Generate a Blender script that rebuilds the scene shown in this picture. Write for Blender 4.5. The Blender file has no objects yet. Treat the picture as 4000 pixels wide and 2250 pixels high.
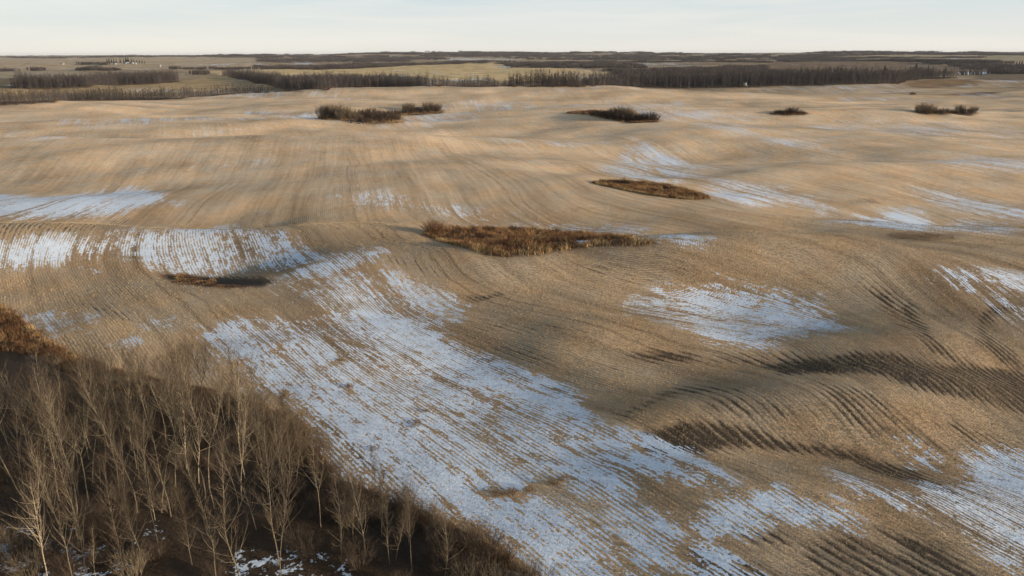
import bpy, math, random, time
import numpy as np
from mathutils import Matrix, Vector
T0 = time.time()
random.seed(7)
RNG = np.random.default_rng(11)
SC = bpy.context.scene
COL = SC.collection

# ------------------------------------------------------------------ camera
CAM_H = 36.0
PITCH = math.radians(18.12)
ROLL = math.radians(0.22)
FPX = 718.0                       # focal length in pixels at 1024 wide
cam_d = bpy.data.cameras.new('camera')
cam_d.sensor_width = 36.0
cam_d.lens = FPX / 1024 * 36.0
cam_d.clip_start = 0.5
cam_d.clip_end = 60000
cam = bpy.data.objects.new('camera', cam_d)
COL.objects.link(cam)
CAM_M = Matrix.Translation((0, 0, CAM_H)) @ Matrix.Rotation(math.pi / 2 - PITCH, 4, 'X') @ Matrix.Rotation(-ROLL, 4, 'Z')
cam.matrix_world = CAM_M
SC.camera = cam

# ------------------------------------------------------------------ sky, sun, exposure
SUN_EL = math.radians(9)
SUN_AZ = math.radians(112)        # clockwise from +Y (the view direction): right of the camera and a little behind
world = bpy.data.worlds.new('World')
SC.world = world
world.use_nodes = True
wn, wl = world.node_tree.nodes, world.node_tree.links
wn.clear()
sky = wn.new('ShaderNodeTexSky'); sky.sky_type = 'NISHITA'; sky.sun_disc = False
sky.sun_elevation = SUN_EL; sky.sun_rotation = SUN_AZ
sky.altitude = 600; sky.air_density = 1.0; sky.dust_density = 0.6; sky.ozone_density = 1.0
tcw = wn.new('ShaderNodeTexCoord')
mapw = wn.new('ShaderNodeMapping'); mapw.inputs['Scale'].default_value = (1.0, 1.0, 14.0)
mapw.inputs['Rotation'].default_value = (math.radians(1.5), math.radians(-2.5), 0)
cl = wn.new('ShaderNodeTexNoise'); cl.inputs['Scale'].default_value = 2.6; cl.inputs['Detail'].default_value = 6
cl.inputs['Roughness'].default_value = 0.55; cl.inputs['Distortion'].default_value = 0.4
ramp = wn.new('ShaderNodeMapRange'); ramp.inputs[1].default_value = 0.42; ramp.inputs[2].default_value = 0.62
ramp.inputs[3].default_value = 0.0; ramp.inputs[4].default_value = 1.0
# a thin high veil: seen edge-on it is thick and pale at the horizon, overhead it is thin and lets the blue through
sepw = wn.new('ShaderNodeSeparateXYZ')
lowf = wn.new('ShaderNodeMapRange'); lowf.interpolation_type = 'SMOOTHSTEP'; lowf.inputs[1].default_value = 0.0; lowf.inputs[2].default_value = 0.45; lowf.inputs[3].default_value = 0.88; lowf.inputs[4].default_value = 0.22
vcol = wn.new('ShaderNodeMapRange'); vcol.inputs[1].default_value = 0.0; vcol.inputs[2].default_value = 0.10
vmix = wn.new('ShaderNodeMix'); vmix.data_type = 'RGBA'
vmix.inputs['A'].default_value = (6.9, 6.75, 6.35, 1); vmix.inputs['B'].default_value = (4.6, 5.7, 6.6, 1)
bright = wn.new('ShaderNodeMix'); bright.data_type = 'RGBA'; bright.inputs['B'].default_value = (7.4, 7.2, 6.8, 1)
cfac = wn.new('ShaderNodeMath'); cfac.operation = 'MULTIPLY'; cfac.inputs[1].default_value = 0.5
mixw = wn.new('ShaderNodeMix'); mixw.data_type = 'RGBA'
bg = wn.new('ShaderNodeBackground'); bg.inputs['Strength'].default_value = 0.10
wo = wn.new('ShaderNodeOutputWorld')
wl.new(tcw.outputs['Generated'], mapw.inputs['Vector']); wl.new(mapw.outputs[0], cl.inputs['Vector'])
wl.new(cl.outputs['Fac'], ramp.inputs[0]); wl.new(ramp.outputs[0], cfac.inputs[0]); wl.new(cfac.outputs[0], bright.inputs['Factor'])
wl.new(tcw.outputs['Generated'], sepw.inputs[0]); wl.new(sepw.outputs[2], lowf.inputs[0]); wl.new(sepw.outputs[2], vcol.inputs[0])
wl.new(vcol.outputs[0], vmix.inputs['Factor']); wl.new(vmix.outputs['Result'], bright.inputs['A'])
wl.new(lowf.outputs[0], mixw.inputs['Factor'])
wl.new(sky.outputs[0], mixw.inputs['A']); wl.new(bright.outputs['Result'], mixw.inputs['B'])
wl.new(mixw.outputs['Result'], bg.inputs['Color']); wl.new(bg.outputs[0], wo.inputs['Surface'])

sun_d = bpy.data.lights.new('sun', 'SUN'); sun_d.energy = 5.0; sun_d.angle = math.radians(2.0)
sun_d.color = (1.0, 0.83, 0.62)
sun = bpy.data.objects.new('sun', sun_d); COL.objects.link(sun)
SUN_DIR = Vector((math.sin(SUN_AZ) * math.cos(SUN_EL), math.cos(SUN_AZ) * math.cos(SUN_EL), math.sin(SUN_EL)))
sun.rotation_euler = (-SUN_DIR).to_track_quat('-Z', 'Y').to_euler()
sun.location = (0, 0, 200)
vs = SC.view_settings
vs.view_transform = 'Standard'; vs.look = 'None'; vs.exposure = 0.36; vs.gamma = 1.0; vs.use_curve_mapping = False
SC.cycles.max_bounces = 5; SC.cycles.diffuse_bounces = 3; SC.cycles.volume_bounces = 1
SC.cycles.transparent_max_bounces = 8

# ------------------------------------------------------------------ numeric helpers
def _hash(ix, iy, s):
    h = (ix.astype(np.int64) * 374761393 + iy.astype(np.int64) * 668265263 + s * 1274126177) & 0xffffffff
    h = ((h ^ (h >> 13)) * 1274126177) & 0xffffffff
    return ((h ^ (h >> 16)) & 0xffff) / 65535.0
def vnoise(x, y, s=0):
    """smooth gradient noise, about -1..1"""
    x = np.asarray(x, float); y = np.asarray(y, float)
    ix = np.floor(x); iy = np.floor(y); fx = x - ix; fy = y - iy
    ux = fx * fx * fx * (fx * (fx * 6 - 15) + 10); uy = fy * fy * fy * (fy * (fy * 6 - 15) + 10)
    def g(dx, dy):
        a = _hash(ix + dx, iy + dy, s) * 2 * np.pi
        return np.cos(a) * (fx - dx) + np.sin(a) * (fy - dy)
    a = g(0, 0) * (1 - ux) + g(1, 0) * ux
    b = g(0, 1) * (1 - ux) + g(1, 1) * ux
    return (a * (1 - uy) + b * uy) * 1.5
def fbm(x, y, s=0, o=4):
    r = 0; a = 1.0; n = 0
    for i in range(o):
        r = r + a * vnoise(x * 2 ** i, y * 2 ** i, s + i * 17); n += a; a *= 0.5
    return r / n
def unit(v): return v / np.maximum(np.linalg.norm(v, axis=-1, keepdims=True), 1e-9)
def sstep(a, b, x):
    t = np.clip((x - a) / (b - a), 0, 1); return t * t * (3 - 2 * t)

R3 = np.array(CAM_M.to_3x3())
def ray(px, py):
    """view ray of a spot in the survey picture (2576 x 1449 grid)"""
    px = np.asarray(px, float) * 1024 / 2576; py = np.asarray(py, float) * 576 / 1449
    d = np.stack([(px - 512) / FPX, -(py - 288) / FPX, -np.ones_like(px)], -1)
    return d @ R3.T
def plane(px, py):
    d = ray(px, py); t = CAM_H / np.maximum(-d[..., 2], 1e-4)
    return d[..., 0] * t, d[..., 1] * t

# ------------------------------------------------------------------ the lie of the land
# (survey x, survey y, radius across m, radius along m, height m, turn deg)
KNOLLS = [
    (60, 574, 60, 10, 3.0, 10), (330, 550, 45, 11, 2.0, 12),        # left crest
    (160, 515, 60, 20, -2.2, 0), (520, 630, 34, 15, -3.0, 0), (560, 706, 16, 7, -1.2, 0),
    (1340, 604, 30, 13, -2.6, 0), (1640, 646, 34, 8, 2.6, -8), (1980, 660, 44, 12, 1.9, -25),
    (1150, 660, 34, 10, 0.9, 10), (900, 600, 22, 18, 1.6, 0),
    (2280, 720, 26, 14, 1.5, -30), (1880, 800, 26, 12, -1.1, 0), (1500, 800, 16, 14, 1.2, 0),
    (2260, 860, 14, 10, 1.8, 0), (2150, 960, 30, 5, -1.4, -10), (1900, 1010, 18, 6, 1.2, 0),
    (2000, 1140, 16, 5, -0.9, -15), (1950, 1200, 18, 5, 0.9, -10),
    (1200, 950, 26, 13, -1.6, -35), (1640, 475, 36, 16, -2.2, 0), (1500, 515, 70, 14, 1.8, 4),
    (2250, 575, 50, 12, -2.4, 0), (2300, 640, 60, 16, 1.6, 0), (2450, 500, 60, 20, -1.5, 0),
    (700, 470, 80, 30, 1.4, 0), (1100, 420, 110, 50, 2.0, 0), (300, 400, 90, 30, 2.0, 0), (500, 350, 140, 26, 3.2, 4),
    (1750, 420, 60, 30, -2.6, 0), (2150, 420, 90, 28, 2.0, 0),
    (900, 318, 60, 16, 2.2, 0), (920, 292, 46, 22, -4.2, 0), (1300, 300, 90, 20, 2.6, 0), (1560, 312, 60, 14, 2.0, 0),
    (1550, 292, 50, 20, -3.4, 0), (1770, 290, 60, 18, -1.2, 0), (1970, 290, 30, 14, -1.4, 0), (2100, 310, 110, 18, 2.0, 0),
    (2380, 288, 60, 12, 1.4, 0), (2380, 275, 46, 18, -2.4, 0), (1070, 275, 40, 18, -2.6, 0),
    (300, 300, 160, 26, 2.6, 0), (700, 265, 200, 24, 2.6, 0), (1250, 238, 220, 30, 3.2, 0), (1900, 240, 240, 34, 3.0, 0),
    (1200, 262, 100, 22, -2.2, 0), (1620, 262, 110, 22, -1.8, 0), (2380, 240, 120, 30, -2.0, 0), (2350, 210, 90, 40, 4.0, 0),
    (2150, 217, 120, 40, 2.0, 0), (150, 275, 120, 18, 1.6, 0), (860, 228, 90, 24, 1.8, 0), (1500, 221, 300, 30, 1.8, 0),
]
KN = []
for (kx, ky, ra, rb, hh, tt) in KNOLLS:
    hh *= 1.6
    X, Y = plane(kx, ky); k_ = 1 - hh / CAM_H          # the survey sees the top of the rise, not its foot
    if ky > 330: X, Y = X * k_, Y * k_
    KN.append((float(X), float(Y), ra, rb, hh, math.radians(tt)))
LAKE_XY = None
CALM = [tuple(float(v) for v in plane(a, b_)) + (r,) for a, b_, r in ((1340, 604, 40), (1640, 475, 40), (920, 297, 42), (1060, 280, 40), (1560, 297, 42), (1985, 286, 30), (2380, 284, 40), (2310, 590, 30), (1760, 288, 30))]
def height(x, y):
    x = np.asarray(x, float); y = np.asarray(y, float)
    z = 1.5 * fbm(x / 52, y / 34, 3, 3)
    mid = sstep(110, 330, y)
    calm = 1.0
    for X, Y, r in CALM: calm = calm * (1 - .85 * np.exp(-(((x - X) / (r * 1.5)) ** 2 + ((y - Y) / r) ** 2)))
    z = z + mid * (6.2 * fbm(x / 190, y / 80, 5, 3) + 7.0 * fbm(x / 380, y / 170, 9, 2)) * calm * (1 - .5 * sstep(700, 1000, y))
    far = sstep(900, 2200, y)
    z = z + far * (22 * fbm(x / 1500, y / 620, 21, 3)) + sstep(2500, 7000, y) * (20 * fbm(x / 4200 + 0.3, y / 2600, 33, 3) + 2)
    for (X, Y, ra, rb, hh, tt) in KN:
        R = 3.2 * max(ra, rb)
        m = (np.abs(x - X) < R) & (np.abs(y - Y) < R)
        if not np.any(m): continue
        dx = x[m] - X; dy = y[m] - Y
        c, s = math.cos(tt), math.sin(tt)
        a = (dx * c + dy * s) / ra; b = (-dx * s + dy * c) / rb
        z[m] += hh * np.exp(-(a * a + b * b))
    # distant wooded hills on the skyline
    for (X, Y, ra, rb, hh) in ((-900, 5200, 900, 500, 26), (-300, 6500, 1600, 700, 22), (1900, 4600, 700, 500, 20), (2900, 5200, 1400, 600, 22), (900, 7000, 1500, 700, 18)):
        z += hh * np.exp(-(((x - X) / ra) ** 2 + ((y - Y) / rb) ** 2))
    if LAKE_XY is not None:
        lx, ly, lz = LAKE_XY
        w = np.exp(-(((x - lx) / 190) ** 4 + ((y - ly) / 170) ** 4))
        z = z * (1 - w) + lz * w
    return z

TS = 20.0 * (30000 / 20.0) ** np.linspace(0, 1, 700)
def ground(px, py):
    """first spot of the land hit by the view ray through each survey spot -> N x 3"""
    px = np.atleast_1d(np.asarray(px, float)); py = np.atleast_1d(np.asarray(py, float))
    d = ray(px, py)
    d = d / np.linalg.norm(d[:, :2], axis=1)[:, None]
    P = d[:, None, :] * TS[None, :, None]
    zt = CAM_H + P[..., 2]
    hz = height(P[..., 0].ravel(), P[..., 1].ravel()).reshape(zt.shape)
    under = zt < hz
    hit = np.where(under.any(1), under.argmax(1), len(TS) - 1)
    lo = TS[np.maximum(hit - 1, 0)]; hi = TS[hit]
    for _ in range(14):
        m = (lo + hi) / 2; p = d * m[:, None]
        u = (CAM_H + p[:, 2]) < height(p[:, 0].copy(), p[:, 1].copy())
        hi = np.where(u, m, hi); lo = np.where(u, lo, m)
    p = d * hi[:, None]; x = p[:, 0]; y = p[:, 1]
    return np.stack([x, y, height(x.copy(), y.copy())], 1)
_l = ground([2452], [186])[0]
LAKE_XY = (float(_l[0]), float(_l[1]), float(_l[2]))

def gpoly(pts):
    a = np.array(pts, float); g = ground(a[:, 0], a[:, 1]); return g[:, :2]
def sdf_poly(x, y, P):
    """signed distance to a closed outline, positive inside"""
    d2 = np.full(x.shape, 1e18); ins = np.zeros(x.shape, bool); n = len(P)
    for i in range(n):
        ax, ay = P[i]; bx, by = P[(i + 1) % n]
        ex, ey = bx - ax, by - ay; L = ex * ex + ey * ey + 1e-9
        t = np.clip(((x - ax) * ex + (y - ay) * ey) / L, 0, 1)
        d2 = np.minimum(d2, (x - ax - t * ex) ** 2 + (y - ay - t * ey) ** 2)
        c = ((ay > y) != (by > y)) & (x < ex * (y - ay) / (by - ay + 1e-12) + ax)
        ins ^= c
    d = np.sqrt(d2); return np.where(ins, d, -d)
def inside_pts(P, n, rng, mind=0.0, maxtry=60):
    """n random spots inside an outline, at least mind apart"""
    lo = P.min(0); hi = P.max(0); out = []
    cell = {}
    for _ in range(maxtry):
        c = rng.uniform(lo, hi, (max(64, n), 2))
        c = c[sdf_poly(c[:, 0], c[:, 1], P) > 0]
        for q in c:
            if mind > 0:
                k = (int(q[0] // mind), int(q[1] // mind))
                if any(((q - o) ** 2).sum() < mind * mind for a in (-1, 0, 1) for b in (-1, 0, 1) for o in cell.get((k[0] + a, k[1] + b), ())): continue
                cell.setdefault(k, []).append(q)
            out.append(q)
            if len(out) >= n: return np.array(out)
    return np.array(out).reshape(-1, 2)
def hz(p):
    return height(np.array([p[0]], float), np.array([p[1]], float))[0]

# ------------------------------------------------------------------ land cover, snow and bare soil outlines (survey picture grid)
GROVE = [(-520, 1000), (-60, 862), (60, 868), (150, 905), (300, 958), (450, 990), (560, 1008), (640, 1036), (760, 1082), (800, 1150), (840, 1205),
         (960, 1255), (1110, 1315), (1250, 1395), (1400, 1500), (1400, 1900), (-900, 1900)]
SNOW = [  # (density, edge softness, outline)
    (0.92, 1, [(-120, 492), (120, 492), (240, 482), (330, 486), (400, 505), (425, 517), (330, 527), (200, 537), (90, 550), (-120, 562)]),
    (0.90, 1, [(-60, 604), (100, 594), (270, 584), (300, 576), (330, 598), (420, 588), (560, 568), (640, 592), (680, 590), (720, 616), (800, 642), (930, 648),
              (900, 680), (830, 690), (760, 700), (690, 706), (640, 690), (500, 688), (430, 688), (380, 668), (270, 640), (130, 640), (60, 648), (-60, 650)]),
    (0.75, .4, [(208, 645), (235, 655), (278, 688), (262, 688), (228, 665)]),
    (0.58, 1, [(640, 715), (800, 700), (900, 686), (1060, 718), (1200, 742), (1170, 790), (1060, 800), (880, 790), (760, 780), (720, 745)]),
    (0.84, 1, [(720, 795), (880, 785), (1060, 795), (1160, 810), (1140, 850), (1250, 890), (1290, 960), (1230, 1040), (1200, 1110), (1330, 1190), (1330, 1250),
              (1440, 1300), (1530, 1360), (1560, 1500), (1420, 1500), (1290, 1400), (1150, 1310), (960, 1240), (840, 1190), (800, 1120), (740, 1050), (640, 975), (560, 900), (500, 850), (560, 805)]),
    (0.72, 1, [(1200, 860), (1330, 930), (1400, 965), (1470, 1020), (1500, 1075), (1600, 1095), (1700, 1130), (1830, 1185), (1820, 1210), (1700, 1205),
              (1620, 1190), (1590, 1255), (1500, 1262), (1420, 1210), (1330, 1190), (1200, 1110), (1230, 1030)]),
    (0.62, 1, [(380, 805), (420, 800), (440, 830), (405, 828)]), (0.50, 1, [(480, 820), (560, 805), (620, 900), (680, 1000), (600, 980), (520, 900)]),
    (0.58, 1, [(1550, 1270), (1700, 1310), (1700, 1449), (1600, 1449), (1550, 1350)]),
    (0.80, 1, [(1690, 775), (1700, 745), (1760, 722), (1870, 712), (1960, 735), (2040, 780), (2108, 828), (2060, 842), (1960, 866), (1850, 866), (1770, 848), (1740, 820)]),
    (0.58, 1, [(1560, 790), (1600, 770), (1700, 735), (1740, 780), (1720, 825)]),
    (0.70, 1, [(2330, 700), (2450, 690), (2700, 690), (2700, 775), (2576, 765), (2500, 745), (2400, 738), (2350, 720)]),
    (0.72, 1, [(2540, 785), (2700, 770), (2700, 830), (2570, 805)]),
    (0.80, 1, [(1730, 1290), (1800, 1262), (1880, 1245), (1960, 1225), (2000, 1250), (2060, 1275), (2150, 1308), (2140, 1328), (2020, 1318), (1960, 1290), (1900, 1312), (1850, 1350), (1780, 1360), (1730, 1320)]),
    (0.66, 1, [(1740, 1380), (1800, 1370), (1860, 1400), (1930, 1470), (1740, 1470)]),
    (0.68, 1, [(2090, 1165), (2200, 1205), (2300, 1250), (2420, 1295), (2360, 1302), (2250, 1275), (2150, 1250)]),
    (0.62, .7, [(2285, 1120), (2330, 1150), (2345, 1200), (2300, 1195)]),
    (0.84, 1, [(2430, 1160), (2520, 1135), (2800, 1120), (2800, 1500), (2576, 1430), (2480, 1390), (2420, 1330), (2340, 1280), (2290, 1230), (2380, 1230), (2440, 1205)]),
    (0.59, 1, [(2080, 555), (2200, 540), (2300, 530), (2370, 570), (2440, 560), (2540, 560), (2545, 590), (2490, 585), (2360, 586), (2280, 584), (2200, 570)]),
    (0.92, .7, [(2200, 545), (2270, 540), (2350, 565), (2360, 583), (2260, 580), (2170, 566)]), (0.89, .6, [(2490, 572), (2540, 570), (2545, 588), (2495, 584)]),
    (0.71, 1, [(2340, 410), (2430, 404), (2700, 412), (2700, 432), (2440, 428)]), (0.62, 1, [(2280, 480), (2460, 500), (2700, 530), (2700, 565), (2420, 535)]),
    (0.75, 1, [(1790, 488), (1880, 470), (1960, 470), (2000, 495), (1940, 514), (1830, 506)]),
    (0.70, 1, [(1500, 420), (1560, 370), (1640, 365), (1740, 400), (1780, 440), (1730, 456), (1600, 452)]),
    (0.67, 1, [(1760, 450), (1880, 455), (2050, 500), (2080, 540), (1960, 515), (1800, 480)]),
    (0.84, 1, [(1640, 285), (1740, 276), (1820, 283), (1880, 295), (1800, 302), (1690, 298)]), (0.85, .6, [(700, 289), (800, 283), (802, 297), (730, 297)]),
    (0.58, 1, [(1000, 297), (1080, 285), (1150, 293), (1165, 305), (1060, 312), (990, 310)]), (0.58, 1, [(1110, 270), (1180, 255), (1290, 255), (1290, 268), (1120, 283)]),
    (0.36, 1, [(830, 490), (960, 478), (1060, 505), (1110, 530), (960, 532), (880, 515)]), (0.34, 1, [(1060, 520), (1200, 510), (1300, 540), (1100, 545)]),
    (0.71, .7, [(1600, 593), (1740, 592), (1760, 610), (1650, 616)]), (0.47, 1, [(1160, 560), (1430, 568), (1600, 570), (1800, 590), (1560, 590)]),
    (0.64, 1, [(1920, 350), (2050, 348), (2060, 370), (1960, 376)]), (0.64, 1, [(2340, 318), (2480, 320), (2490, 336), (2390, 334)]), (0.58, 1, [(1780, 310), (1900, 312), (1890, 328), (1800, 325)]),
    (0.55, 1, [(420, 243), (560, 232), (700, 230), (840, 234), (700, 240), (560, 246)]), (0.67, 1, [(1400, 268), (1560, 262), (1700, 262), (1680, 280), (1560, 274)]),
    (0.58, 1, [(1950, 225), (2132, 216), (2260, 215), (2240, 226), (2080, 232)]), (0.30, 1, [(380, 330), (560, 322), (620, 334), (480, 342)]),
    (0.55, 1, [(60, 795), (120, 786), (215, 800), (200, 842), (150, 832)]), (0.50, .6, [(290, 870), (340, 845), (370, 860), (330, 880)]),
    (0.50, 1, [(-200, 1290), (60, 1310), (200, 1310), (340, 1400), (400, 1500), (-300, 1600)]), (0.59, 1, [(320, 1330), (400, 1310), (420, 1360), (350, 1370)]),
    (0.58, 1, [(560, 1400), (700, 1380), (900, 1400), (900, 1520), (520, 1500)]), (0.60, .5, [(800, 1212), (845, 1222), (900, 1240), (850, 1238)]), (0.70, .5, [(125, 885), (136, 885), (138, 915), (126, 912)]),
    # far
    (.9, .5, [(989, 190), (1029, 190), (1032, 198), (995, 198)]), (.8, .5, [(1031, 206), (1094, 205), (1100, 212), (1040, 213)]), (.5, .5, [(1110, 200), (1220, 196), (1230, 206), (1120, 208)]),
    (.9, .5, [(1239, 166), (1269, 165), (1272, 170), (1235, 170)]), (.7, .5, [(1443, 193), (1508, 190), (1520, 196), (1450, 200)]), (.4, .5, [(1400, 180), (1480, 178), (1490, 185), (1410, 184)]),
    (.9, .4, [(1588, 159), (1618, 159), (1630, 162), (1590, 162)]), (.6, .4, [(1700, 164), (1755, 164), (1755, 169), (1700, 169)]), (.6, .4, [(1640, 158), (1700, 161), (1690, 163), (1640, 161)]),
    (.9, .4, [(2097, 179), (2112, 181), (2106, 187), (2116, 194), (2108, 195), (2098, 187), (2104, 183)]), (.5, .5, [(2040, 184), (2077, 184), (2080, 190), (2035, 190)]),
    (.75, .4, [(2402, 142), (2430, 141), (2435, 149), (2400, 149)]), (.6, .5, [(2490, 176), (2560, 172), (2576, 180), (2500, 183)]),
    (.85, .4, [(640, 161), (694, 163), (690, 165.5), (640, 164)]), (.85, .4, [(741, 159), (804, 159), (800, 162), (741, 162)]), (.7, .4, [(457, 161), (590, 160), (590, 165), (500, 165)]),
    (.8, .4, [(864, 159.5), (900, 160), (900, 162.5), (864, 162.5)]), (.6, .3, [(1006, 147.5), (1288, 147.5), (1400, 150), (1288, 151), (1006, 150.5)]), (.6, .4, [(925, 148.5), (952, 148.5), (952, 151), (925, 151)]),
    (.7, .4, [(2460, 200), (2576, 203), (2576, 205.5), (2460, 202)]), (.6, .4, [(2440, 236), (2500, 237), (2500, 244), (2420, 243)]),
]
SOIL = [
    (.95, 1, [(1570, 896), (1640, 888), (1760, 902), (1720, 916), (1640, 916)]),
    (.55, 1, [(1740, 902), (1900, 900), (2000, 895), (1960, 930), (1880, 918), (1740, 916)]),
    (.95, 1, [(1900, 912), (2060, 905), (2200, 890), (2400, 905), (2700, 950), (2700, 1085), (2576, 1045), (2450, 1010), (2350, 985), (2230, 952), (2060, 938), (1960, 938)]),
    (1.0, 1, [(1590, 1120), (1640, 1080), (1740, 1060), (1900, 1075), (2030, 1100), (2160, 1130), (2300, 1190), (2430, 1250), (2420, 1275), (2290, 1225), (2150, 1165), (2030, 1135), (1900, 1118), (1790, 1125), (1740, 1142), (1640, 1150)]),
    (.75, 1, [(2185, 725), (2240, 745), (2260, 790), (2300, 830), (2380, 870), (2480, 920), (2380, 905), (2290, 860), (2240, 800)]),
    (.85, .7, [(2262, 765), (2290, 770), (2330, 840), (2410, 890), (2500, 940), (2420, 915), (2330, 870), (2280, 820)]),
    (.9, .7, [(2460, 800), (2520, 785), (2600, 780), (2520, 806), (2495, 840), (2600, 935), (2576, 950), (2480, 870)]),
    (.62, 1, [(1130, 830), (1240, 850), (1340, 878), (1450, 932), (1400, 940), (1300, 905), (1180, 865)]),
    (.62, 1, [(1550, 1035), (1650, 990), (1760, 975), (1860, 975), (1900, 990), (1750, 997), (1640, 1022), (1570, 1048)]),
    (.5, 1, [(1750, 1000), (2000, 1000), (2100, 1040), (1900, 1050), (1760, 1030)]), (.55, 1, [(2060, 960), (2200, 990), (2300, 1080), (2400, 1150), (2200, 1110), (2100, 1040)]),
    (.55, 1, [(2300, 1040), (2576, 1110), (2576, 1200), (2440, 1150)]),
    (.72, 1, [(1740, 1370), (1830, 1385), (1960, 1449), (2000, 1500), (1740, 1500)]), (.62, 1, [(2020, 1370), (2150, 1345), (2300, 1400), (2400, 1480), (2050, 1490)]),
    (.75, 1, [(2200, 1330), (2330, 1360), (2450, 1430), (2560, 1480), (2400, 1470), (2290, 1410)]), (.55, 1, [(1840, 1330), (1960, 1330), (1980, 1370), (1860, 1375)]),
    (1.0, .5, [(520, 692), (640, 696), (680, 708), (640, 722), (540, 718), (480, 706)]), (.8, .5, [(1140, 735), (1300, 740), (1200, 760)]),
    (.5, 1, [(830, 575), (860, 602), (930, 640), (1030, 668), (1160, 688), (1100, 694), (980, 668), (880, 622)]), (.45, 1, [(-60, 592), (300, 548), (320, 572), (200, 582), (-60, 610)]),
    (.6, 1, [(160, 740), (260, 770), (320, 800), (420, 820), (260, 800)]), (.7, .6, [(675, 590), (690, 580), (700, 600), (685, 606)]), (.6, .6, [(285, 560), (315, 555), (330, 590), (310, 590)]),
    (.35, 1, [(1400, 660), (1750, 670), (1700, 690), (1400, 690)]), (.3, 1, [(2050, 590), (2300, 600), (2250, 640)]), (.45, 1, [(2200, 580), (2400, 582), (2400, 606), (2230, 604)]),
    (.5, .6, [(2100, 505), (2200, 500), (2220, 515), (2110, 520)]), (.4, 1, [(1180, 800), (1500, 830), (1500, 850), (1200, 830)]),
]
SL_MAIN = [(1062, 590), (1085, 580), (1180, 573), (1330, 574), (1480, 585), (1600, 602), (1665, 614), (1600, 620), (1500, 618), (1440, 628), (1360, 640), (1280, 648), (1215, 642), (1140, 618), (1090, 602)]
SL_TWO = [(1488, 459), (1530, 456), (1600, 458), (1680, 466), (1750, 482), (1786, 500), (1740, 503), (1640, 493), (1560, 477), (1500, 464)]
SL_A = [(800, 290), (900, 282), (1010, 280), (1118, 277), (1115, 285), (1012, 292), (1010, 308), (940, 313), (870, 306), (800, 298)]
SL_C = [(1430, 282), (1540, 284), (1600, 292), (1658, 300), (1655, 308), (1590, 310), (1530, 300), (1480, 290), (1425, 286)]
SL_D = [(1938, 284), (1985, 281), (2034, 285), (2025, 289), (1975, 291), (1938, 288)]
SL_E = [(2300, 281), (2380, 280), (2464, 283), (2450, 288), (2380, 290), (2310, 286)]
SL_F = [(2225, 588), (2300, 583), (2400, 590), (2400, 602), (2330, 606), (2240, 600)]
SL_G = [(395, 690), (470, 690), (560, 700), (680, 706), (660, 722), (560, 726), (440, 712)]
BRUSH = [(-200, 740), (0, 768), (50, 800), (110, 850), (200, 905), (120, 900), (50, 885), (-200, 880)]
COVER = [  # (colour, edge softness, outline)
    ((.40, .285, .15), .3, [(-200, 222), (95, 225), (300, 215), (450, 206), (557, 187), (644, 208), (700, 220), (820, 230), (644, 233), (550, 240), (300, 252), (0, 264), (-200, 268)]),
    ((.60, .44, .23), .3, [(520, 178), (644, 176), (831, 175), (857, 174), (969, 169), (1119, 162), (1256, 157), (1288, 171), (1438, 173), (1550, 184), (1500, 200), (1288, 204), (1094, 199), (1019, 190), (894, 187), (644, 190), (555, 190)]),
    ((.36, .29, .19), .3, [(-200, 183), (100, 178), (215, 177), (225, 182), (80, 194), (-200, 200)]), ((.16, .12, .065), .3, [(-200, 200), (80, 194), (100, 200), (40, 222), (-200, 222)]),
    ((.44, .33, .21), .2, [(-200, 145), (350, 143), (644, 150), (644, 174), (300, 174), (-200, 176)]),
    ((.19, .125, .075), .3, [(1932, 152), (2300, 157), (2450, 172), (2400, 186), (2150, 196), (1932, 182)]), ((.30, .24, .14), .2, [(2470, 143), (2700, 139), (2700, 155), (2490, 158)]),
    ((.23, .145, .075), .5, [(2270, 212), (2340, 200), (2480, 200), (2460, 214), (2350, 222), (2285, 219)]), ((.17, .12, .075), .3, [(2460, 188), (2700, 186), (2700, 206), (2440, 200)]),
    ((.33, .25, .15), .2, [(2100, 143), (2420, 139.5), (2400, 142), (2120, 146)]), ((.33, .26, .17), .2, [(1700, 135.5), (2000, 134.5), (2100, 137), (1760, 138)]),
    ((.15, .10, .055), .4, [(2340, 238), (2420, 235), (2560, 228), (2500, 238), (2440, 241)]), ((.32, .23, .12), .3, [(1540, 172), (1720, 168), (1830, 174), (1700, 178), (1560, 180)]),
]
TREE_WOODS = [  # short name, label, front edge (survey), depth near/far end, count, size, front trees
    ('left tree belt', 'dark bare tree belt along the left end of the stubble field', [(-120, 269), (0, 265), (50, 262.5), (137, 257.5), (175, 253), (250, 252.5), (375, 252.5), (450, 250), (550, 238.5), (644, 233), (760, 230.5)], 22, 8, 1400, .72, 26),
    ('broad wood behind the left belt', 'broad bare wood on the slope behind the left tree belt', [(30, 222.5), (95, 224), (225, 220), (300, 215), (400, 210), (450, 206)], 170, 190, 3200, 1.0, 10),
    ('pointed wood beyond the field', 'bare wood tapering to a point beyond the field centre', [(560, 189), (600, 199), (644, 210), (694, 217), (719, 227), (824, 229), (859, 219.5), (930, 218.5), (1000, 217.5), (1080, 217.5)], 60, 190, 3200, 1.05, 12),
    ('thin tree line beyond the field', 'thin line of bare trees beyond the middle of the field', [(1000, 217.5), (1106, 217.5), (1200, 217.5), (1288, 217.5), (1380, 218.5), (1460, 218.5)], 14, 26, 460, .95, 12),
    ('deep wood right of the field centre', 'deep bare wood behind the right half of the field', [(1340, 218), (1400, 218.5), (1460, 218.5), (1513, 216), (1600, 219), (1688, 222), (1788, 221), (1932, 218), (2057, 215), (2132, 213), (2257, 212), (2277, 203), (2307, 199.5), (2407, 196)], 260, 130, 5200, 1.12, 14),
]
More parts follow.
